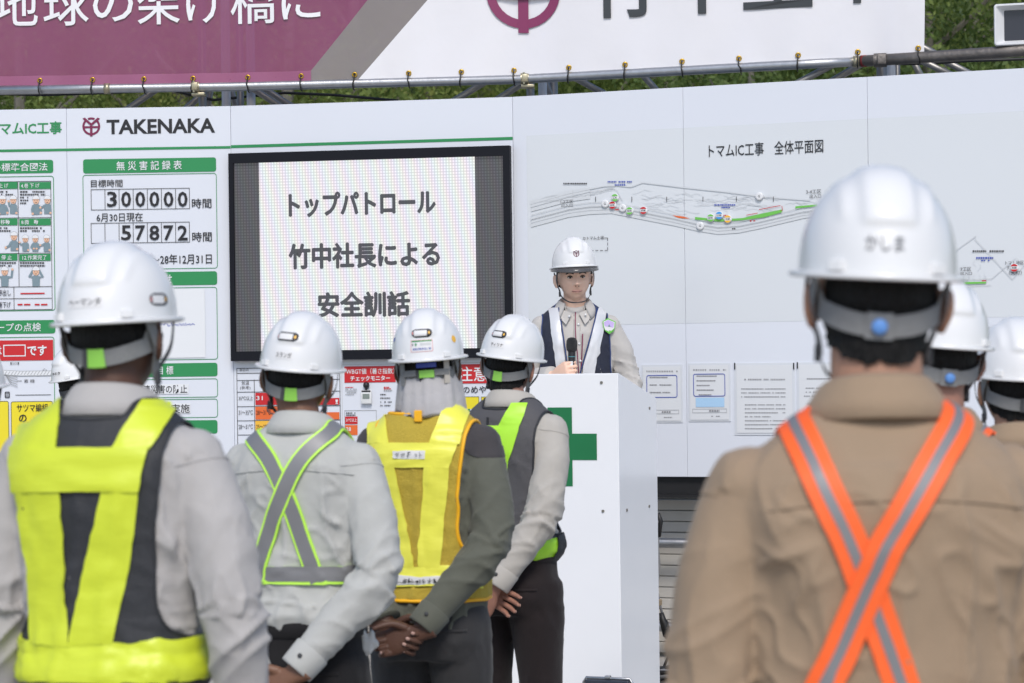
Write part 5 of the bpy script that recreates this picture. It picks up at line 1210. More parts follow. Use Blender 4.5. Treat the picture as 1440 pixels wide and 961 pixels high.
        for r in G:
            for i, q in enumerate(r):
                h = (bvh or s.tbvh).find_nearest(q); dist = (q - h[0]).dot(h[1])
                if dist < e: r[i] = q + h[1] * (e - dist)
        A = np.array([q for r in G for q in r]); w = nu + 1; F = [(j*w+i+1, j*w+i, (j+1)*w+i, (j+1)*w+i+1) for j in range(len(G)-1) for i in range(nu)]
        N = normals(A, F)
        if N[:, 1].mean() * (A[:, 1].mean()) < 0: F = [tuple(reversed(q)) for q in F]; N = -N
        A = A + N * (nz * (1 - 2 * np.abs(perlin(A * np.array([9, 9, 27]) + s.seed))))[:, None]
        B = A - N * .0035; n = len(A); ed = [(i, i+1) for i in range(nu)] + [((len(G)-1)*w + i+1, (len(G)-1)*w + i) for i in range(nu)] + [((j+1)*w, j*w) for j in range(len(G)-1)] + [(j*w+nu, (j+1)*w+nu) for j in range(len(G)-1)]
        F2 = F + [tuple(n + i for i in reversed(q)) for q in F] + [(a, b, n + b, n + a) for a, b in ed]
        o = s.obj(name, np.concatenate([A, B]), F2, m, parent); o.data.set_sharp_from_angle(angle=R(45)); return o
    def vest(s, pred, e, m, name='vest'):
        V, F = s.torso_V, s.torso_m[1]; C = np.array([V[list(f)].mean(0) for f in F]); k = pred(C[:, 0], C[:, 1], C[:, 2])
        return s.shell(name, V, [f for f, q in zip(F, k) if q], e, m, smooth_n=10)
    def piping(s, r, m, parent, name='piping'):
        """tube round every edge of the vest"""
        O, bd = s.border; nx = dict(bd); seen = set()
        for a in list(nx):
            if a in seen: continue
            loop = [a]; seen.add(a); b = nx[a]
            while b not in seen and b in nx: loop.append(b); seen.add(b); b = nx[b]
            if len(loop) < 12: continue
            P = [Vector(O[i]) for i in loop]; n = len(P)
            for _ in range(4): P = [(P[i-1] + P[i]*2 + P[(i+1) % n]) / 4 for i in range(n)]
            P = P[::2] + [P[0], ]; mb = MB(); mb.tube(P, r, 7, cap=False); s.obj(name, mb.v, mb.f, m, parent)
    def vtext(s, word, x0, y0, x1, y1, parent, lab=True, e=.018, m=None):
        """printed name strip on the vest, laid out where the photo shows it"""
        if lab: s.patch('name_strip', [(y0, x0, x1), (y1, x0, x1)], e, M_label, parent, 8, 4, nz=0)
        V, F = text_geo(word, .010); P = []
        for u, w in V:
            px = x0 + (x1-x0) * (.08 + .84*u); py = y1 + (y0-y1) * (.22 + .56*w); h, n = s.hit(px, py, s.tbvh); P.append(h + n * (e + .0055))
        s.obj('lettering', P, F, m or M_ink, parent, False)
    def harness(s, lines, w, m_edge, m_mid, frac, cross_band=None):
        """X of straps: each line runs in the photo from the waist up to a shoulder, then on over it"""
        for k, ln in enumerate(lines):
            g = [s.hit(px, py, s.bvh if False else s.tbvh)[0] for px, py in ln]; q = g[-1]; x = q.x; sx = math.copysign(max(.07, min(.13, abs(x))), x); tz = 1.47 - (abs(sx) - .07) * .6
            g += [Vector((sx, -.015, tz + .01)), Vector((sx, .07, tz - .03)), Vector((sx * 1.05, .14, 1.30)), Vector((sx * 1.1, .15, 1.12)), Vector((sx * 1.2, .15, .95))]
            q0, q1 = g[0], g[1]; g = [q0 + (q0 - q1).normalized() * .03] + g
            e = .005 + .0035 * k
            o = s.ribbon3('harness_strap', g, w, e, m_edge, s.root, 7); s.ribbon3('reflective_stripe', g, w * frac, e + .0012, m_mid, o, 7)
        if cross_band:
            z = cross_band; V, F = s.torso_V, s.torso_m[1]; C = np.array([V[list(f)].mean(0) for f in F]); k = np.abs(C[:, 2] - z) < w / 2; o = s.shell('harness_belt', V, [f for f, q in zip(F, k) if q], .008, m_edge, smooth_n=10)
            k = np.abs(C[:, 2] - z) < w * frac / 2 + .001; s.shell('reflective_stripe', V, [f for f, q in zip(F, k) if q], .0095, m_mid, smooth_n=10, parent=o)
# ---------------------------------------------------------------- the crowd
SK_D = skin('skin_deep', (.10, .048, .032, 1)); SK_B = skin('skin_brown', (.20, .10, .062, 1)); SK_M = skin('skin_tan', (.42, .23, .155, 1)); SK_L = skin('skin_light', (.82, .54, .41, 1)); SK_R = skin('skin_ruddy', (.36, .18, .13, 1))
C_grey = cloth('shirt_warm_grey', (.43, .415, .41, 1)); C_mint = cloth('shirt_pale_grey', (.47, .475, .46, 1)); C_oliv = cloth('jacket_olive_grey', (.115, .12, .098, 1)); C_tan = cloth('shirt_tan', (.325, .238, .163, 1)); C_beige = cloth('shirt_beige_grey', (.46, .435, .40, 1)); C_char = cloth('shoulder_charcoal', (.06, .056, .06, 1))
C_spk = cloth('shirt_light_grey', (.50, .48, .46, 1)); T_blk = cloth('trousers_black', (.014, .0135, .015, 1)); T_gry = cloth('trousers_charcoal', (.040, .040, .043, 1)); T_brn = cloth('trousers_brown_black', (.020, .015, .016, 1)); T_tan = cloth('trousers_tan', (.20, .15, .11, 1))
GRIP = dict(curl=[(1.0, 1.15, .7), (1.0, 1.15, .7), (.95, 1.1, .65), (.9, 1.05, .6)], thumb=((.75, .25, .6), (.35, .15, .92), (.1, .1, .98)), spread=.02)
HANG = ((.255, -.025, 1.10), (.27, .045, .86), RELAX, (0, .15, -1), (-1, 0, 0))
def vest_pred(hem, zarm, wm, wt, vn=1.18, top=1.462, backneck=.062):
    def f(x, y, z):
        ax = np.abs(x); t = np.clip((z - zarm) / (1.42 - zarm), 0, 1); lim = np.where(z < zarm, 9, wm + (wt - wm) * t ** 1.5 + .07 * np.exp(-(z - zarm) / .022))
        front = (y > .0); v = np.where(front, (z > vn) & (ax < .018 + .085 * np.clip((z - vn) / (1.43 - vn), 0, 1)), False)
        nb = (z > 1.436) & (ax < backneck + .004) & ~front
        return (z > hem) & (z < top + .006) & (ax < lim) & ~v & ~nb
    return f

# --- worker in the lime and black vest
p = Person('worker in black and lime reflective vest over a warm grey shirt, seen from behind', 156, 338, 4.44, R(15), (R(0), R(-3), R(-2)), SK_D, C_grey, T_blk, [((.275, -.045, 1.10), (.285, .02, .84), RELAX, (0, .25, -1), (-1, 0, 0)), HANG], seed=1, vox=.0058)
p.cap_hair(-.050); p.helmet(M_tagg, (-12, 10), stickers=((-4, .24, .078, .020, 'name', 'ヘーマンタ'), (74, .24, .050, .024, 'pill')))
v = p.vest(vest_pred(.925, 1.03, .116, .140), .008, M_vblk); p.piping(.0030, M_vblk, v)
E_ = .0120
for rows in ([(566, 60, 90), (580, 34, 88), (634, 24, 83)], [(570, 197, 236), (582, 190, 242), (600, 178, 232), (636, 159, 209)], [(633, 22, 210), (691, 27, 197)], [(690, 29, 88), (800, 44, 96), (906, 49, 97)], [(690, 146, 196), (800, 121, 183), (906, 99, 158)]): p.patch('lime_panel', rows, E_ + (.003 if rows[0][0] == 633 else 0), M_limey, v)
zc = p.hit(155, 903, p.tbvh)[0].z; V, F = p.torso_V, p.torso_m[1]; C = np.array([V[list(f)].mean(0) for f in F]); p.shell('lime_belt', V, [f for f, q in zip(F, np.abs(C[:, 2] - (zc - .036)) < .038) if q], .0125, M_limey, smooth_n=10, parent=v)
# --- worker at the picture's left border
Person('worker in a pale grey shirt whose shoulder shows beyond the lime-vested worker', -62, 470, 6.1, R(12), (R(10), 0, 0), SK_M, C_beige, T_blk, [HANG, HANG], seed=2, vox=.011).helmet(M_tagg)
# --- small far helmet
p = Person('short worker in a white helmet half hidden by the lime-vested worker\'s neck', 108, 484, 10.0, R(20), (R(28), R(4), R(-3)), SK_M, C_beige, T_blk, [HANG, HANG], seed=3, vox=.011)
p.cap_hair(-.075); p.helmet(M_webd, strapm=M_webd, stickers=((8, .22, .06, .018, 'name', 'あおき'),))
# --- worker with the grey and lime harness
BH = ((.258, -.075, 1.075), (.035, -.185, .835), LOOSE, (-.75, .05, -.65), (.1, -1, .1))
p = Person('worker in a pale shirt with grey X-shaped harness edged in lime', 423, 437, 6.0, R(17), (R(-6), R(-2), R(6)), SK_B, C_mint, T_blk, [((.262, -.085, 1.07), (.050, -.200, .835), LOOSE, (-.92, .0, -.38), (0, -1, .3)), ((.258, -.06, 1.07), (.06, -.175, .80), FLAT, (-.9, -.1, -.3), (0, -1, 0))], seed=4, vox=.0075, yoke=True, hx=-.025)
p.cap_hair(-.048, thick=.006); p.helmet(M_tagg, (-6, 16), stickers=((-6, .54, .066, .022, 'pill'), (-7, .24, .052, .020, 'name', 'スランガ')))
p.harness([[(441, 803), (424, 755), (401, 692), (375, 640), (352, 606)], [(366, 803), (376, 760), (398, 695), (425, 645), (462, 613)]],   .048, M_edge, M_refl, .76, cross_band=p.hit(405, 808, p.tbvh)[0].z)
# nape cord
cd = [p.H(q) for q in ((-.078, -.01, -.07), (-.062, -.045, -.098), (0, -.074, -.104), (.062, -.045, -.098), (.078, -.01, -.07))]; mb = MB(); mb.tube(crom(cd, 6), .0022, 6); p.obj('nape_cord', mb.v, mb.f, M_webd, p.hel)
P4 = p
# --- worker with the yellow mesh vest
p = Person('worker in a yellow mesh vest with orange edging over an olive jacket', 602, 433, 6.83, R(15), (R(-11), R(-2), R(-3)), SK_D, C_oliv, T_gry, [((.232, -.095, 1.075), (.030, -.215, .835), LOOSE, (-.93, -.06, -.30), (.05, -1, .22)), ((.262, -.075, 1.07), (.085, -.175, .850), GRIP, (-.88, .0, -.40), (.0, -1, .0))], seed=5, vox=.0075, tucked=False, shoulder_m=C_char)
p.cap_hair(-.03); p.helmet(M_tagg, (-6, 16), stickers=((-1, .50, .064, .022, 'pill'), (-2, .27, .072, .034, 'plate', '道東自動車道工事'), (58, .36, .020, .024, 'dot', None, 0, M_amber), (-66, .42, .014, .016, 'dot', None, 0, M_blue)))
v = p.vest(vest_pred(.905, 1.03, .104, .138, top=1.444, backneck=-1), .009, M_mesh); p.piping(.0055, M_orp, v)
for rows in ([(570, 516, 543), (625, 521, 549)], [(574, 624, 660), (600, 614, 652), (626, 604, 645)], [(624, 519, 642), (657, 523, 632)], [(656, 523, 557), (730, 540, 572), (800, 553, 586)], [(656, 598, 632), (730, 592, 626), (800, 588, 619)], [(797, 524, 672), (826, 526, 674)]): p.patch('yellow_panel', rows, .0130, M_yel, v)
p.vtext('チャリット', 556, 634.5, 600, 645.5, v, e=.0165); p.vtext('一声掛けをする', 557, 811, 622, 823.5, v, e=.0165)
q = p.backpt(0, 1.43, .014)[0]; mb = MB(); mb.box(q.x - .012, q.x + .012, q.y - .006, q.y + .002, q.z - .004, q.z + .030, bev=.003); p.obj('hanging_loop', mb.v, mb.f, M_orp, v, False)
# cloth neck shade hanging from the helmet
n = 40; vv = []
for j, (z, r, k) in enumerate(((.024, .090, 0), (-.02, .093, .3), (-.055, .097, .8), (-.09, .103, .7), (-.140, .110, .5), (-.152, .108, .4), (-.145, .103, .4), (-.05, .092, .5), (.02, .084, 0))):
    for i in range(n + 1):
        a = R(-105 + 210 * i / n); rr = r + k * (.0045 * math.sin(a * 9 + j * .5) + .003 * math.sin(a * 17 + 1)); vv.append(p.H((rr * .98 * math.sin(a), -rr * (1.06 + .26 * min(1, max(0, -z) / .14)) * math.cos(a) + .006, z + .006 * math.sin(a * 5) * k)))
w = n + 1; ff = [(j*w+i, j*w+i+1, (j+1)*w+i+1, (j+1)*w+i) for j in range(8) for i in range(n)]
sh = p.obj('neck_shade', vv, ff, cloth('shade_cloth', (.44, .43, .44, 1), b=.35), p.hel)
for a0 in (-42, 36):
    C = [p.H((.1035*math.sin(R(a0)), -.1075*math.cos(R(a0)) + .004, z)) for z in (.024, .0, -.03, -.052)]; nn = [p.hR @ Vector((math.sin(R(a0)), -math.cos(R(a0)), 0))] * 4; v_, f_ = strip_mesh(C, nn, .018, .003); p.obj('shade_tab', v_, f_, M_webg if a0 < 0 else mat('tab_pale', (.45, .42, .38, 1), .7), p.hel, False)
for a0, a1, z, hgt, m_ in ((-10, 14, -.022, .022, M_tagg), (-15, -10.5, -.022, .024, M_webd), (14.5, 40, -.018, .018, M_webg), (-40, -15.5, -.018, .018, M_webg), (-14, 18, .004, .014, M_blue)):
    C = [p.H((.1045*math.sin(R(a)), -.1085*math.cos(R(a)) + .004, z)) for a in np.linspace(a0, a1, 6)]; nn = [p.hR @ Vector((math.sin(R(a)), -math.cos(R(a)), 0)) for a in np.linspace(a0, a1, 6)]; v_, f_ = strip_mesh(C, nn, hgt, .003); p.obj('shade_band', v_, f_, m_, p.hel, False)
# --- worker with the grey and green vest
p = Person('worker in a dark grey vest with green reflective strips, standing closest to the podium', 717, 441, 8.0, R(26), (R(-5), R(-5), R(8)), SK_R, C_beige, T_brn, [((.180, -.110, 1.07), (.030, -.205, .835), LOOSE, (-.55, -.05, -.8), (.5, -.8, .2)), ((.258, -.07, 1.07), (.06, -.16, .84), FLAT, (-.8, .0, -.3), (.0, -1, 0))], seed=6, vox=.008, build=.96, hx=-.028)
p.cap_hair(-.092); p.helmet(M_tagg, (-14, 8), stickers=((-8, .50, .066, .022, 'pill'), (-6, .27, .056, .018, 'name', 'ティリナ')))
v = p.vest(vest_pred(.925, 1.00, .112, .140), .008, M_vgry); p.piping(.004, M_vblk, v)
for rows in ([(570, 720, 741), (585, 711, 737), (602, 702, 731), (650, 696, 716), (758, 690, 706)], [(600, 676, 706), (616, 676, 705)]): p.patch('green_panel', rows, .0120, M_limeg, v, 10)
V, F = p.torso_V, p.torso_m[1]; C = np.array([V[list(f)].mean(0) for f in F]); zc = p.hit(745, 775, p.tbvh)[0].z; p.shell('green_belt', V, [f for f, q in zip(F, np.abs(C[:, 2] - zc) < .036) if q], .0125, M_limeg, smooth_n=10, parent=v)
k_ = (np.abs(C[:, 2] - zc) < .046) & (C[:, 0] > .10) & (C[:, 1] > -.02); p.shell('belt_buckle', V, [f for f, q in zip(F, k_) if q], .021, M_vblk, smooth_n=10, parent=v)
mb = MB(); q = p.backpt(-.03, 1.40, .013)[0]; mb.box(q.x - .003, q.x + .003, q.y - .003, q.y + .003, q.z - .03, q.z + .01); p.obj('vest_loop', mb.v, mb.f, M_vblk, v, False)

# --- tan-shirted workers on the right
p = Person('worker in a tan shirt with orange X harness, dial-adjusted white helmet and black hair', 1229, 231, 3.22, R(-3), (R(4), R(-2), R(3)), SK_M, C_tan, T_tan, [((.262, -.02, 1.09), (.268, .04, .85), RELAX, (0, .15, -1), (-1, 0, 0)), ((.262, -.02, 1.09), (.268, .04, .85), RELAX, (0, .15, -1), (-1, 0, 0))], seed=8, vox=.005, build=1.09, wr=.85, raise_=.030, yoke=True, neck=1.14)
p.cap_hair(-.095); p.helmet(M_tagb, gap_tag=False, stickers=((-4, .28, .056, .021, 'word', 'かしま'),))
p.harness([[(1290, 1010), (1266, 958), (1203, 780), (1152, 672), (1104, 572)], [(1140, 1010), (1163, 958), (1225, 812), (1264, 735), (1344, 596)]], .046, M_orx, M_refl, .30)
p = Person('tan-shirted worker with orange harness just behind the dial-helmeted worker', 1318, 386, 4.85, R(-6), (R(-6), R(-1), R(4)), SK_R, C_tan, T_tan, [HANG, HANG], seed=9, vox=.009, raise_=.03, yoke=True)
p.cap_hair(-.05, thick=.006); p.helmet(M_tagb, gap_tag=False)
p.harness([[(1362, 760), (1330, 690), (1290, 640), (1262, 608)], [(1270, 760), (1310, 690), (1345, 645), (1388, 597)]], .046, M_orx, M_refl, .30)
p = Person('worker with white helmet and black hair between the two tan-shirted workers and the last one', 1428, 446, 5.55, R(-8), (R(6), R(-1), R(2)), SK_M, C_tan, T_tan, [HANG, HANG], seed=10, vox=.010); p.cap_hair(-.085); p.helmet(M_webg)
p = Person('worker at the far end of the tan-shirted row, dark collar and white helmet', 1474, 470, 6.6, R(-8), (R(4), 0, 0), SK_M, cloth('shirt_navy', (.03, .035, .05, 1)), T_blk, [HANG, HANG], seed=11, vox=.011); p.cap_hair(-.085); p.helmet(M_webg)

# --- the speaker
p = Person('speaker at the podium in navy and silver vest holding a microphone', 807, 334, 11.5, R(180), (R(-5), R(-2), R(2)), SK_L, C_spk, T_blk, [((.270, .03, 1.10), (.112, .205, 1.125), HOLD, (-.62, .72, .30), (-.78, -.60, .0)), ((.285, -.02, 1.10), (.30, .13, .90), RELAX, (0, .6, -.8), (-1, 0, 0))], z0=PLH, seed=12, vox=.007, faces=True, group='speaker', raise_=.012, hoff=.018)
p.root['group'] = 'speaker at the podium'
p.cap_hair(-.07, side=-.01, thick=.006); p.helmet(None, strapm=M_webd, visor=.5, emblem_front=True, clear_visor=True)
for sg in (1, -1):                                      # eyes and brows
    v_, f_ = ellipsoid((sg*.031, .0775, -.001), (.0125, .0095, .0050), 16, 10); p.obj('eye', [p.H(q) for q in v_], f_, M_eyew, p.body)
    v_, f_ = ellipsoid((sg*.0305, .0858, -.001), (.0052, .0025, .0046), 14, 8); p.obj('iris', [p.H(q) for q in v_], f_, M_iris, p.body)
    C = [Vector((sg*x, y, z)) for x, y, z in ((.019, .0868, .001), (.026, .0882, .0062), (.034, .0868, .0066), (.043, .0810, .002))]; v_, f_ = strip_mesh(crom(C, 4), [Vector((sg*.15, 1, .1))] * 13, .0042, .0018); p.obj('eyelid', [p.H(q) for q in v_], f_, M_hair, p.body)
    C = [Vector((sg*x, y, z)) for x, y, z in ((.013, .0945, .017), (.024, .0945, .0215), (.036, .0895, .0225), (.049, .0785, .017))]; v_, f_ = strip_mesh(crom(C, 4), [Vector((sg*.3, 1, .2))] * 13, .0058, .0020); p.obj('eyebrow', [p.H(q) for q in v_], f_, M_hair, p.body)
def lipstrip(nm, zc, dz, y0, w_, m_, hw):
    C = [Vector((x, y0 - (abs(x) / .024) ** 2 * .011, zc + dz * (1 - abs(x) / hw))) for x in (-hw, -hw * .55, 0, hw * .55, hw)]; v_, f_ = strip_mesh(crom(C, 4), [Vector((0, 1, 0))] * 17, w_, .0016); p.obj(nm, [p.H(q) for q in v_], f_, m_, p.body)
lipstrip('upper_lip', -.0662, .0022, .0985, .0048, M_lip, .0255); lipstrip('lower_lip', -.0688, -.0030, .0985, .0058, M_lip, .022); lipstrip('mouth_line', -.0676, -.0003, .0998, .0017, mat('mouth_dark', (.10, .035, .03, 1), .6, var=0), .0265)
for sg in (1, -1):
    v_, f_ = ellipsoid((sg*.0075, .1085, -.0435), (.0036, .003, .0020), 10, 6); p.obj('nostril', [p.H(q) for q in v_], f_, MATS['mouth_dark'], p.body)  # dark colour stands in for the shade inside the nostrils
def sp_pred(x, y, z):
    ax = np.abs(x); front = y > 0; v = front & (ax < .045 + .055 * np.clip((z - 1.10) / .33, 0, 1)); lim = np.where(z < 1.02, 9, .168 - .010 * np.clip((z - 1.02) / .38, 0, 1))
    return (z > .90) & (z < 1.474) & (ax < lim) & ~v & ~((z > 1.425) & (ax < .066) & ~front)
v = p.vest(sp_pred, .008, M_navy); p.piping(.0032, M_bpipe, v)
for rows in ([(436, 773, 786), (470, 777, 790), (530, 786, 798), (575, 792, 803)], [(436, 840, 852), (470, 832, 846), (530, 817, 834), (575, 808, 824)]): p.patch('silver_strip', rows,   .0120, M_silver, v, 8)
for ln in ([(787, 436), (791.5, 470), (799, 530), (804, 575)], [(838.5, 436), (830.5, 470), (815.5, 530), (806, 575)]):
    C = crom([p.hit(x, y, p.tbvh)[0] + p.hit(x, y, p.tbvh)[1] * .016 for x, y in ln], 5); mb = MB(); mb.tube(C, .0035, 7); p.obj('piping', mb.v, mb.f, M_bpipe, v)
# shirt front: placket, maroon stripe, pocket line, buttons
def front(px, py, e): h, n = p.hit(px, py, p.tbvh); return h + n * e
for ln, w_, m_, nm in (([(811, 440), (812, 470), (814, 500), (816, 535)], .034, C_spk, 'placket'), ([(809, 440), (809.5, 470), (812, 500), (814, 535)], .0045, M_maroon, 'placket_trim'), ([(819, 470), (818.5, 490), (817, 525)], .005, M_maroon, 'pocket_trim')):
    pts = [front(x, y, .003 if nm == 'placket' else .007) for x, y in ln]; v_, f_ = strip_mesh(crom(pts, 5), [Vector((0, 1, 0))] * (5 * (len(pts) - 1) + 1), w_, .002); p.obj(nm, v_, f_, m_, p.shirt)
for px, py in ((813.5, 457), (814.5, 484), (816, 508)): c = front(px, py, .006); mb = MB(); mb.tube([c, c + Vector((0, .003, 0))], .0065, 12); p.obj('button', mb.v, mb.f, M_label, p.shirt)
for px, py in ((801, 448), (822.5, 446)): c = front(px, py, .022); mb = MB(); mb.tube([c, c + Vector((0, .003, 0))], .0055, 12); p.obj('collar_button', mb.v, mb.f, M_label, p.collar)
for sg in (1, -1):                                      # collar points
    a = [(sg*.018, .095, 1.425), (sg*.076, .055, 1.452), (sg*.066, .098, 1.392), (sg*.046, .112, 1.370)]; b = [(x, y + .005, z + .001) for x, y, z in a]
    p.obj('collar_point', a + b, [(0, 1, 2, 3), (7, 6, 5, 4), (0, 4, 5, 1), (1, 5, 6, 2), (2, 6, 7, 3), (3, 7, 4, 0)], C_spk, p.collar, False)
# shield badge
def badge(pts, e, m_, nm): p.obj(nm, [front(x, y, e) for x, y in pts], [tuple(range(len(pts)))], m_, v, False)
SHD = [(845, 454), (854, 451), (863, 454), (862.5, 461), (860, 466), (854, 470), (848, 466), (845.5, 461)]; badge(SHD, .019, M_lime, 'badge'); badge([(854 + (x-854)*.89, 460 + (y-460)*.89) for x, y in SHD], .0198, M_label, 'badge_field'); badge([(854 + (x-854)*.8, 460 + (y-460)*.8) for x, y in SHD[:3]] + [(860.5, 460.5), (847.5, 460.5)], .0205, mat('badge_lilac', rgb(190, 170, 220), .5), 'badge_band')
badge([(853.2, 457.2), (854.8, 457.2), (854.8, 461.8), (853.2, 461.8)], .0212, M_green, 'badge_cross'); badge([(851.6, 458.7), (856.4, 458.7), (856.4, 460.3), (851.6, 460.3)], .0216, M_green, 'badge_cross')
SP = p
# microphone in the speaker's hand
wr = SP.armpts[0][1 + 1]; Zh = Vector((-.62, .72, .30)).normalized(); Yh = Vector((-.78, -.60, .0)); Yh = (Yh - Zh * Yh.dot(Zh)).normalized()
mc = wr + (wr - SP.armpts[0][1]).normalized() * .018 + Zh * .085 + Yh * .030
mw = SP.origin + (Matrix.Rotation(-SP.yaw, 3, 'Z') @ (mc * SP.S)); mic = thing('microphone', 'black handheld microphone held up by the speaker', 'microphone', mw)
ax = Vector((.02, -.06, 1)).normalized()
MB().tube([ax * t for t in (-.10, -.095, .0, .075, .085)], [.010, .0125, .0145, .0175, .0175], 18).build('handle', mat('mic_black', (.018, .02, .024, 1), .4), mic, 'auto')
MB().tube([ax * .085, ax * .092, ax * .10, ax * .115, ax * .135, ax * .147, ax * .151], [.018, .024, .0255, .0265, .0255, .019, .008], 20).build('grille', mat('mic_grille', (.04, .042, .045, 1), .45, .5, var=.3, vscale=300, bump=.6, bscale=600), mic, True)
MB().tube([ax * .060, ax * .064], .0178, 18).build('ring', mat('mic_ring_teal', rgb(70, 130, 140), .4), mic, True)
MB().box(-.006, .006, -.0185, -.013, .005, .040, bev=.001).build('label', M_label, mic)
# white glove tucked in a back pocket
h, nrm = P4.hit(514, 908, P4.tr_bvh); gw = P4.origin + Matrix.Rotation(-P4.yaw, 3, 'Z') @ (h * P4.S)
V, F, N = remesh([ellipsoid((0, -.012, 0), (.020, .014, .026)), ellipsoid((.014, -.016, .022), (.009, .008, .020)), ellipsoid((-.006, -.018, .026), (.008, .008, .018)), ellipsoid((.022, -.014, .004), (.010, .009, .014)), ellipsoid((-.018, -.012, .012), (.009, .008, .016))], .003, 3); V = V + N * (.0025 * perlin(V * 70))[:, None]
gl = thing('work_glove', 'white cotton glove tucked in the harness worker\'s back pocket', 'glove', gw, -P4.yaw + R(25))
obj('glove_body', V, F, cloth('glove_cotton', (.62, .62, .60, 1)), gl, True)
# ================================================================ wooded slope
M_bark = mat('bark_pale', (.22, .20, .17, 1), .9, var=.35, vscale=8, bump=.5, bscale=20)
def leaf_mat(name, c1, c2):
    m = bpy.data.materials.new(name); m.use_nodes = True; nt = m.node_tree; N = nt.nodes; L = nt.links; P = N['Principled BSDF']
    gi = N.new('ShaderNodeNewGeometry'); oi = N.new('ShaderNodeObjectInfo'); tc = N.new('ShaderNodeTexCoord'); nz = N.new('ShaderNodeTexNoise'); nz.inputs['Scale'].default_value = 1.1; L.new(tc.outputs['Object'], nz.inputs['Vector'])
    ad = N.new('ShaderNodeMath'); ad.operation = 'MULTIPLY_ADD'; L.new(gi.outputs['Random Per Island'], ad.inputs[0]); ad.inputs[1].default_value = .6; 
    a2 = N.new('ShaderNodeMath'); a2.operation = 'MULTIPLY'; L.new(nz.outputs['Fac'], a2.inputs[0]); a2.inputs[1].default_value = .5; L.new(a2.outputs[0], ad.inputs[2])
    mx = N.new('ShaderNodeMix'); mx.data_type = 'RGBA'; mx.inputs[6].default_value = c1; mx.inputs[7].default_value = c2; L.new(ad.outputs[0], mx.inputs[0]); L.new(mx.outputs[2], P.inputs['Base Color'])
    P.inputs['Roughness'].default_value = .6; tr = N.new('ShaderNodeBsdfTranslucent'); L.new(mx.outputs[2], tr.inputs[0]); ms = N.new('ShaderNodeMixShader'); ms.inputs[0].default_value = .5
    L.new(P.outputs[0], ms.inputs[1]); L.new(tr.outputs[0], ms.inputs[2]); L.new(ms.outputs[0], N['Material Output'].inputs[0]); return m
LEAF = [leaf_mat('leaf_green', (.11, .17, .045, 1), (.30, .38, .10, 1)), leaf_mat('leaf_yellow_green', (.15, .20, .05, 1), (.40, .43, .13, 1)), leaf_mat('leaf_dark', (.07, .12, .04, 1), (.20, .28, .08, 1))]
def leaves(rs, P, size, asp, up=0.0):
    """one small four-cornered leaf at each point"""
    n = len(P); a = rs.normal(size=(n, 3)); a[:, 2] += up; a /= np.linalg.norm(a, axis=1)[:, None]; b = np.cross(a, rs.normal(size=(n, 3))); b /= np.linalg.norm(b, axis=1)[:, None]; s = (size * rs.uniform(.6, 1.3, n))[:, None]
    v = np.stack([P - a*s, P + b*s*asp, P + a*s, P - b*s*asp], 1).reshape(-1, 3); return v, np.arange(4 * n).reshape(-1, 4).tolist()
def crown_mesh(seed, h, rx, nclump, nleaf, size):
    rs = np.random.RandomState(seed); pts = []
    for c in range(nclump):
        t = rs.uniform(.18, 1); ang = rs.uniform(0, 6.28); rad = rx * (math.sin(math.pi * min(1, t * .92)) ** .7) * math.sqrt(rs.uniform(.15, 1)); cc = np.array([rad * math.cos(ang), rad * math.sin(ang), h * t]); cr = rs.uniform(.35, .75)
        d = rs.normal(size=(nleaf, 3)); d /= np.linalg.norm(d, axis=1)[:, None]; pts.append(cc + d * (cr * rs.uniform(.3, 1, nleaf) ** .6)[:, None] * np.array([1, 1, .7]))
    return leaves(rs, np.concatenate(pts), size, .5)
def mesh_of(name, v, f, m):
    me = bpy.data.meshes.new(name); me.from_pydata([tuple(q) for q in v], [], f); me.materials.append(m); return me
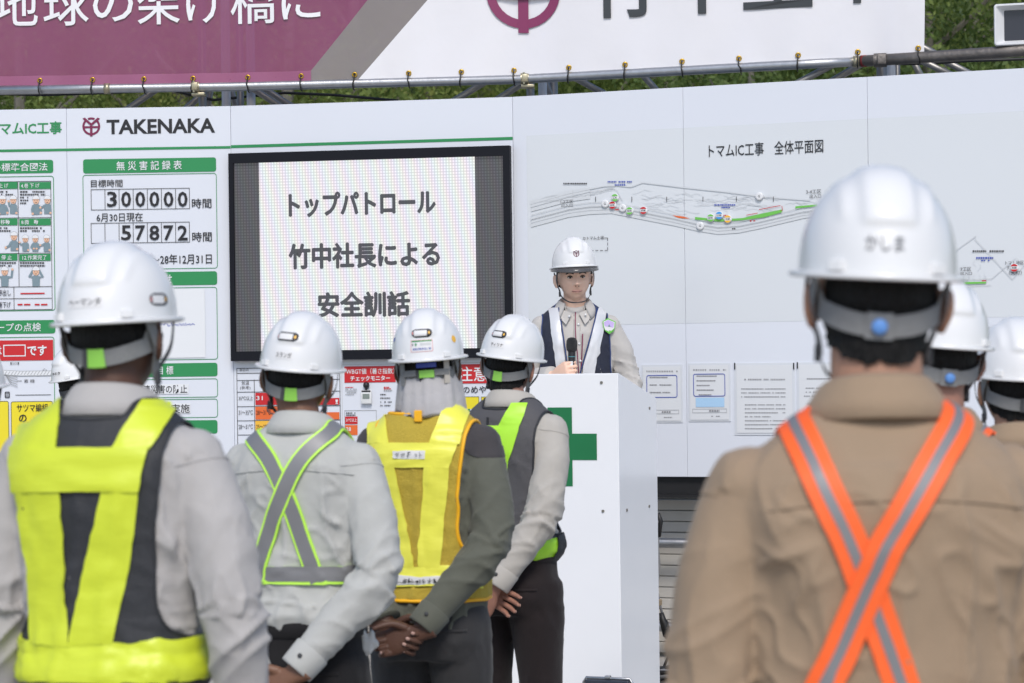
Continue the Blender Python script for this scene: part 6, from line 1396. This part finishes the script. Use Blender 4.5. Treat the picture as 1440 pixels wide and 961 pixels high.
def trunk_geo(seed, h, r):
    rr = random.Random(seed); mb = MB(); mb.tube([(0, 0, -.4), (rr.uniform(-.1, .1), rr.uniform(-.1, .1), h*.4), (rr.uniform(-.25, .25), rr.uniform(-.2, .2), h*.95)], [r, r*.75, r*.15], 8)
    for k in range(7): z = h * rr.uniform(.25, .8); a = rr.uniform(0, 6.28); l = rr.uniform(.7, 1.5); mb.tube([(0, 0, z), (l*.5*math.cos(a), l*.5*math.sin(a), z + l*.35), (l*math.cos(a), l*math.sin(a), z + l*.8)], [r*.4, r*.28, r*.08], 6)
    return mb.v, mb.f
KINDS = []
for k in range(4):
    h = (6.2, 7.4, 5.4, 6.8)[k]; v, f = crown_mesh(40 + k, h, (1.7, 1.9, 1.8, 1.6)[k], 95, 130, .042); tv, tf = trunk_geo(60 + k, h, .11)
    KINDS.append((mesh_of('crown', v, f, LEAF[k % 3]), mesh_of('trunk', tv, tf, M_bark), h))
rt = random.Random(21); SPOTS = []
WORDS = ['slender pale-stemmed tree', 'tall full-crowned tree', 'low spreading tree', 'upright airy tree']
for row, (yy, n) in enumerate(((30, 11), (35, 12), (41, 12), (48, 13))):
    for i in range(n):
        w_ = yy * .27; x = -w_ + 2 * w_ * (i + .5) / n + rt.uniform(-.6, .6); SPOTS.append((x, yy + rt.uniform(-1.6, 1.6), rt.randrange(4), row))
for (x, y, k, row) in SPOTS:
    cr, tk, h = KINDS[k]; px = 720 + x / y * FPX
    where = 'above the purple half of the banner' if px < 500 else ('behind the white half of the banner' if px < 1290 else 'beside the floodlight')
    t = thing('tree', '%s %s, %s of the wood' % (WORDS[k], where, ('front rank', 'second rank', 'third rank', 'back rank')[row]), 'tree', (x, y, hill_z(x, y) - .1), rt.uniform(0, 6.28), 'trees on the slope behind the boards'); sc_ = rt.uniform(.85, 1.2); t.scale = (sc_, sc_, sc_)
    for nm, me in (('crown', cr), ('trunk', tk)): o = bpy.data.objects.new(nm, me); COL.objects.link(o); o.parent = t
# undergrowth between the trees
rs = np.random.RandomState(5); n = 60000; y = 25.5 + 30 * rs.uniform(0, 1, n) ** 1.5; x = rs.uniform(-1, 1, n) * y * .28
z = np.array([hill_z(a, b) for a, b in zip(x, y)]) + rs.uniform(0, 1.1, n) * (.4 + .6 * np.abs(np.sin(x * 1.3 + y))); v, f = leaves(rs, np.stack([x, y, z], 1), .055, .4, .8)
ug = obj('undergrowth', v, f, LEAF[1]); ug['kind'] = 'stuff'; tag(ug, 'leafy undergrowth covering the slope between the trees', 'undergrowth')
bpy.data.scenes.remove(TMP)
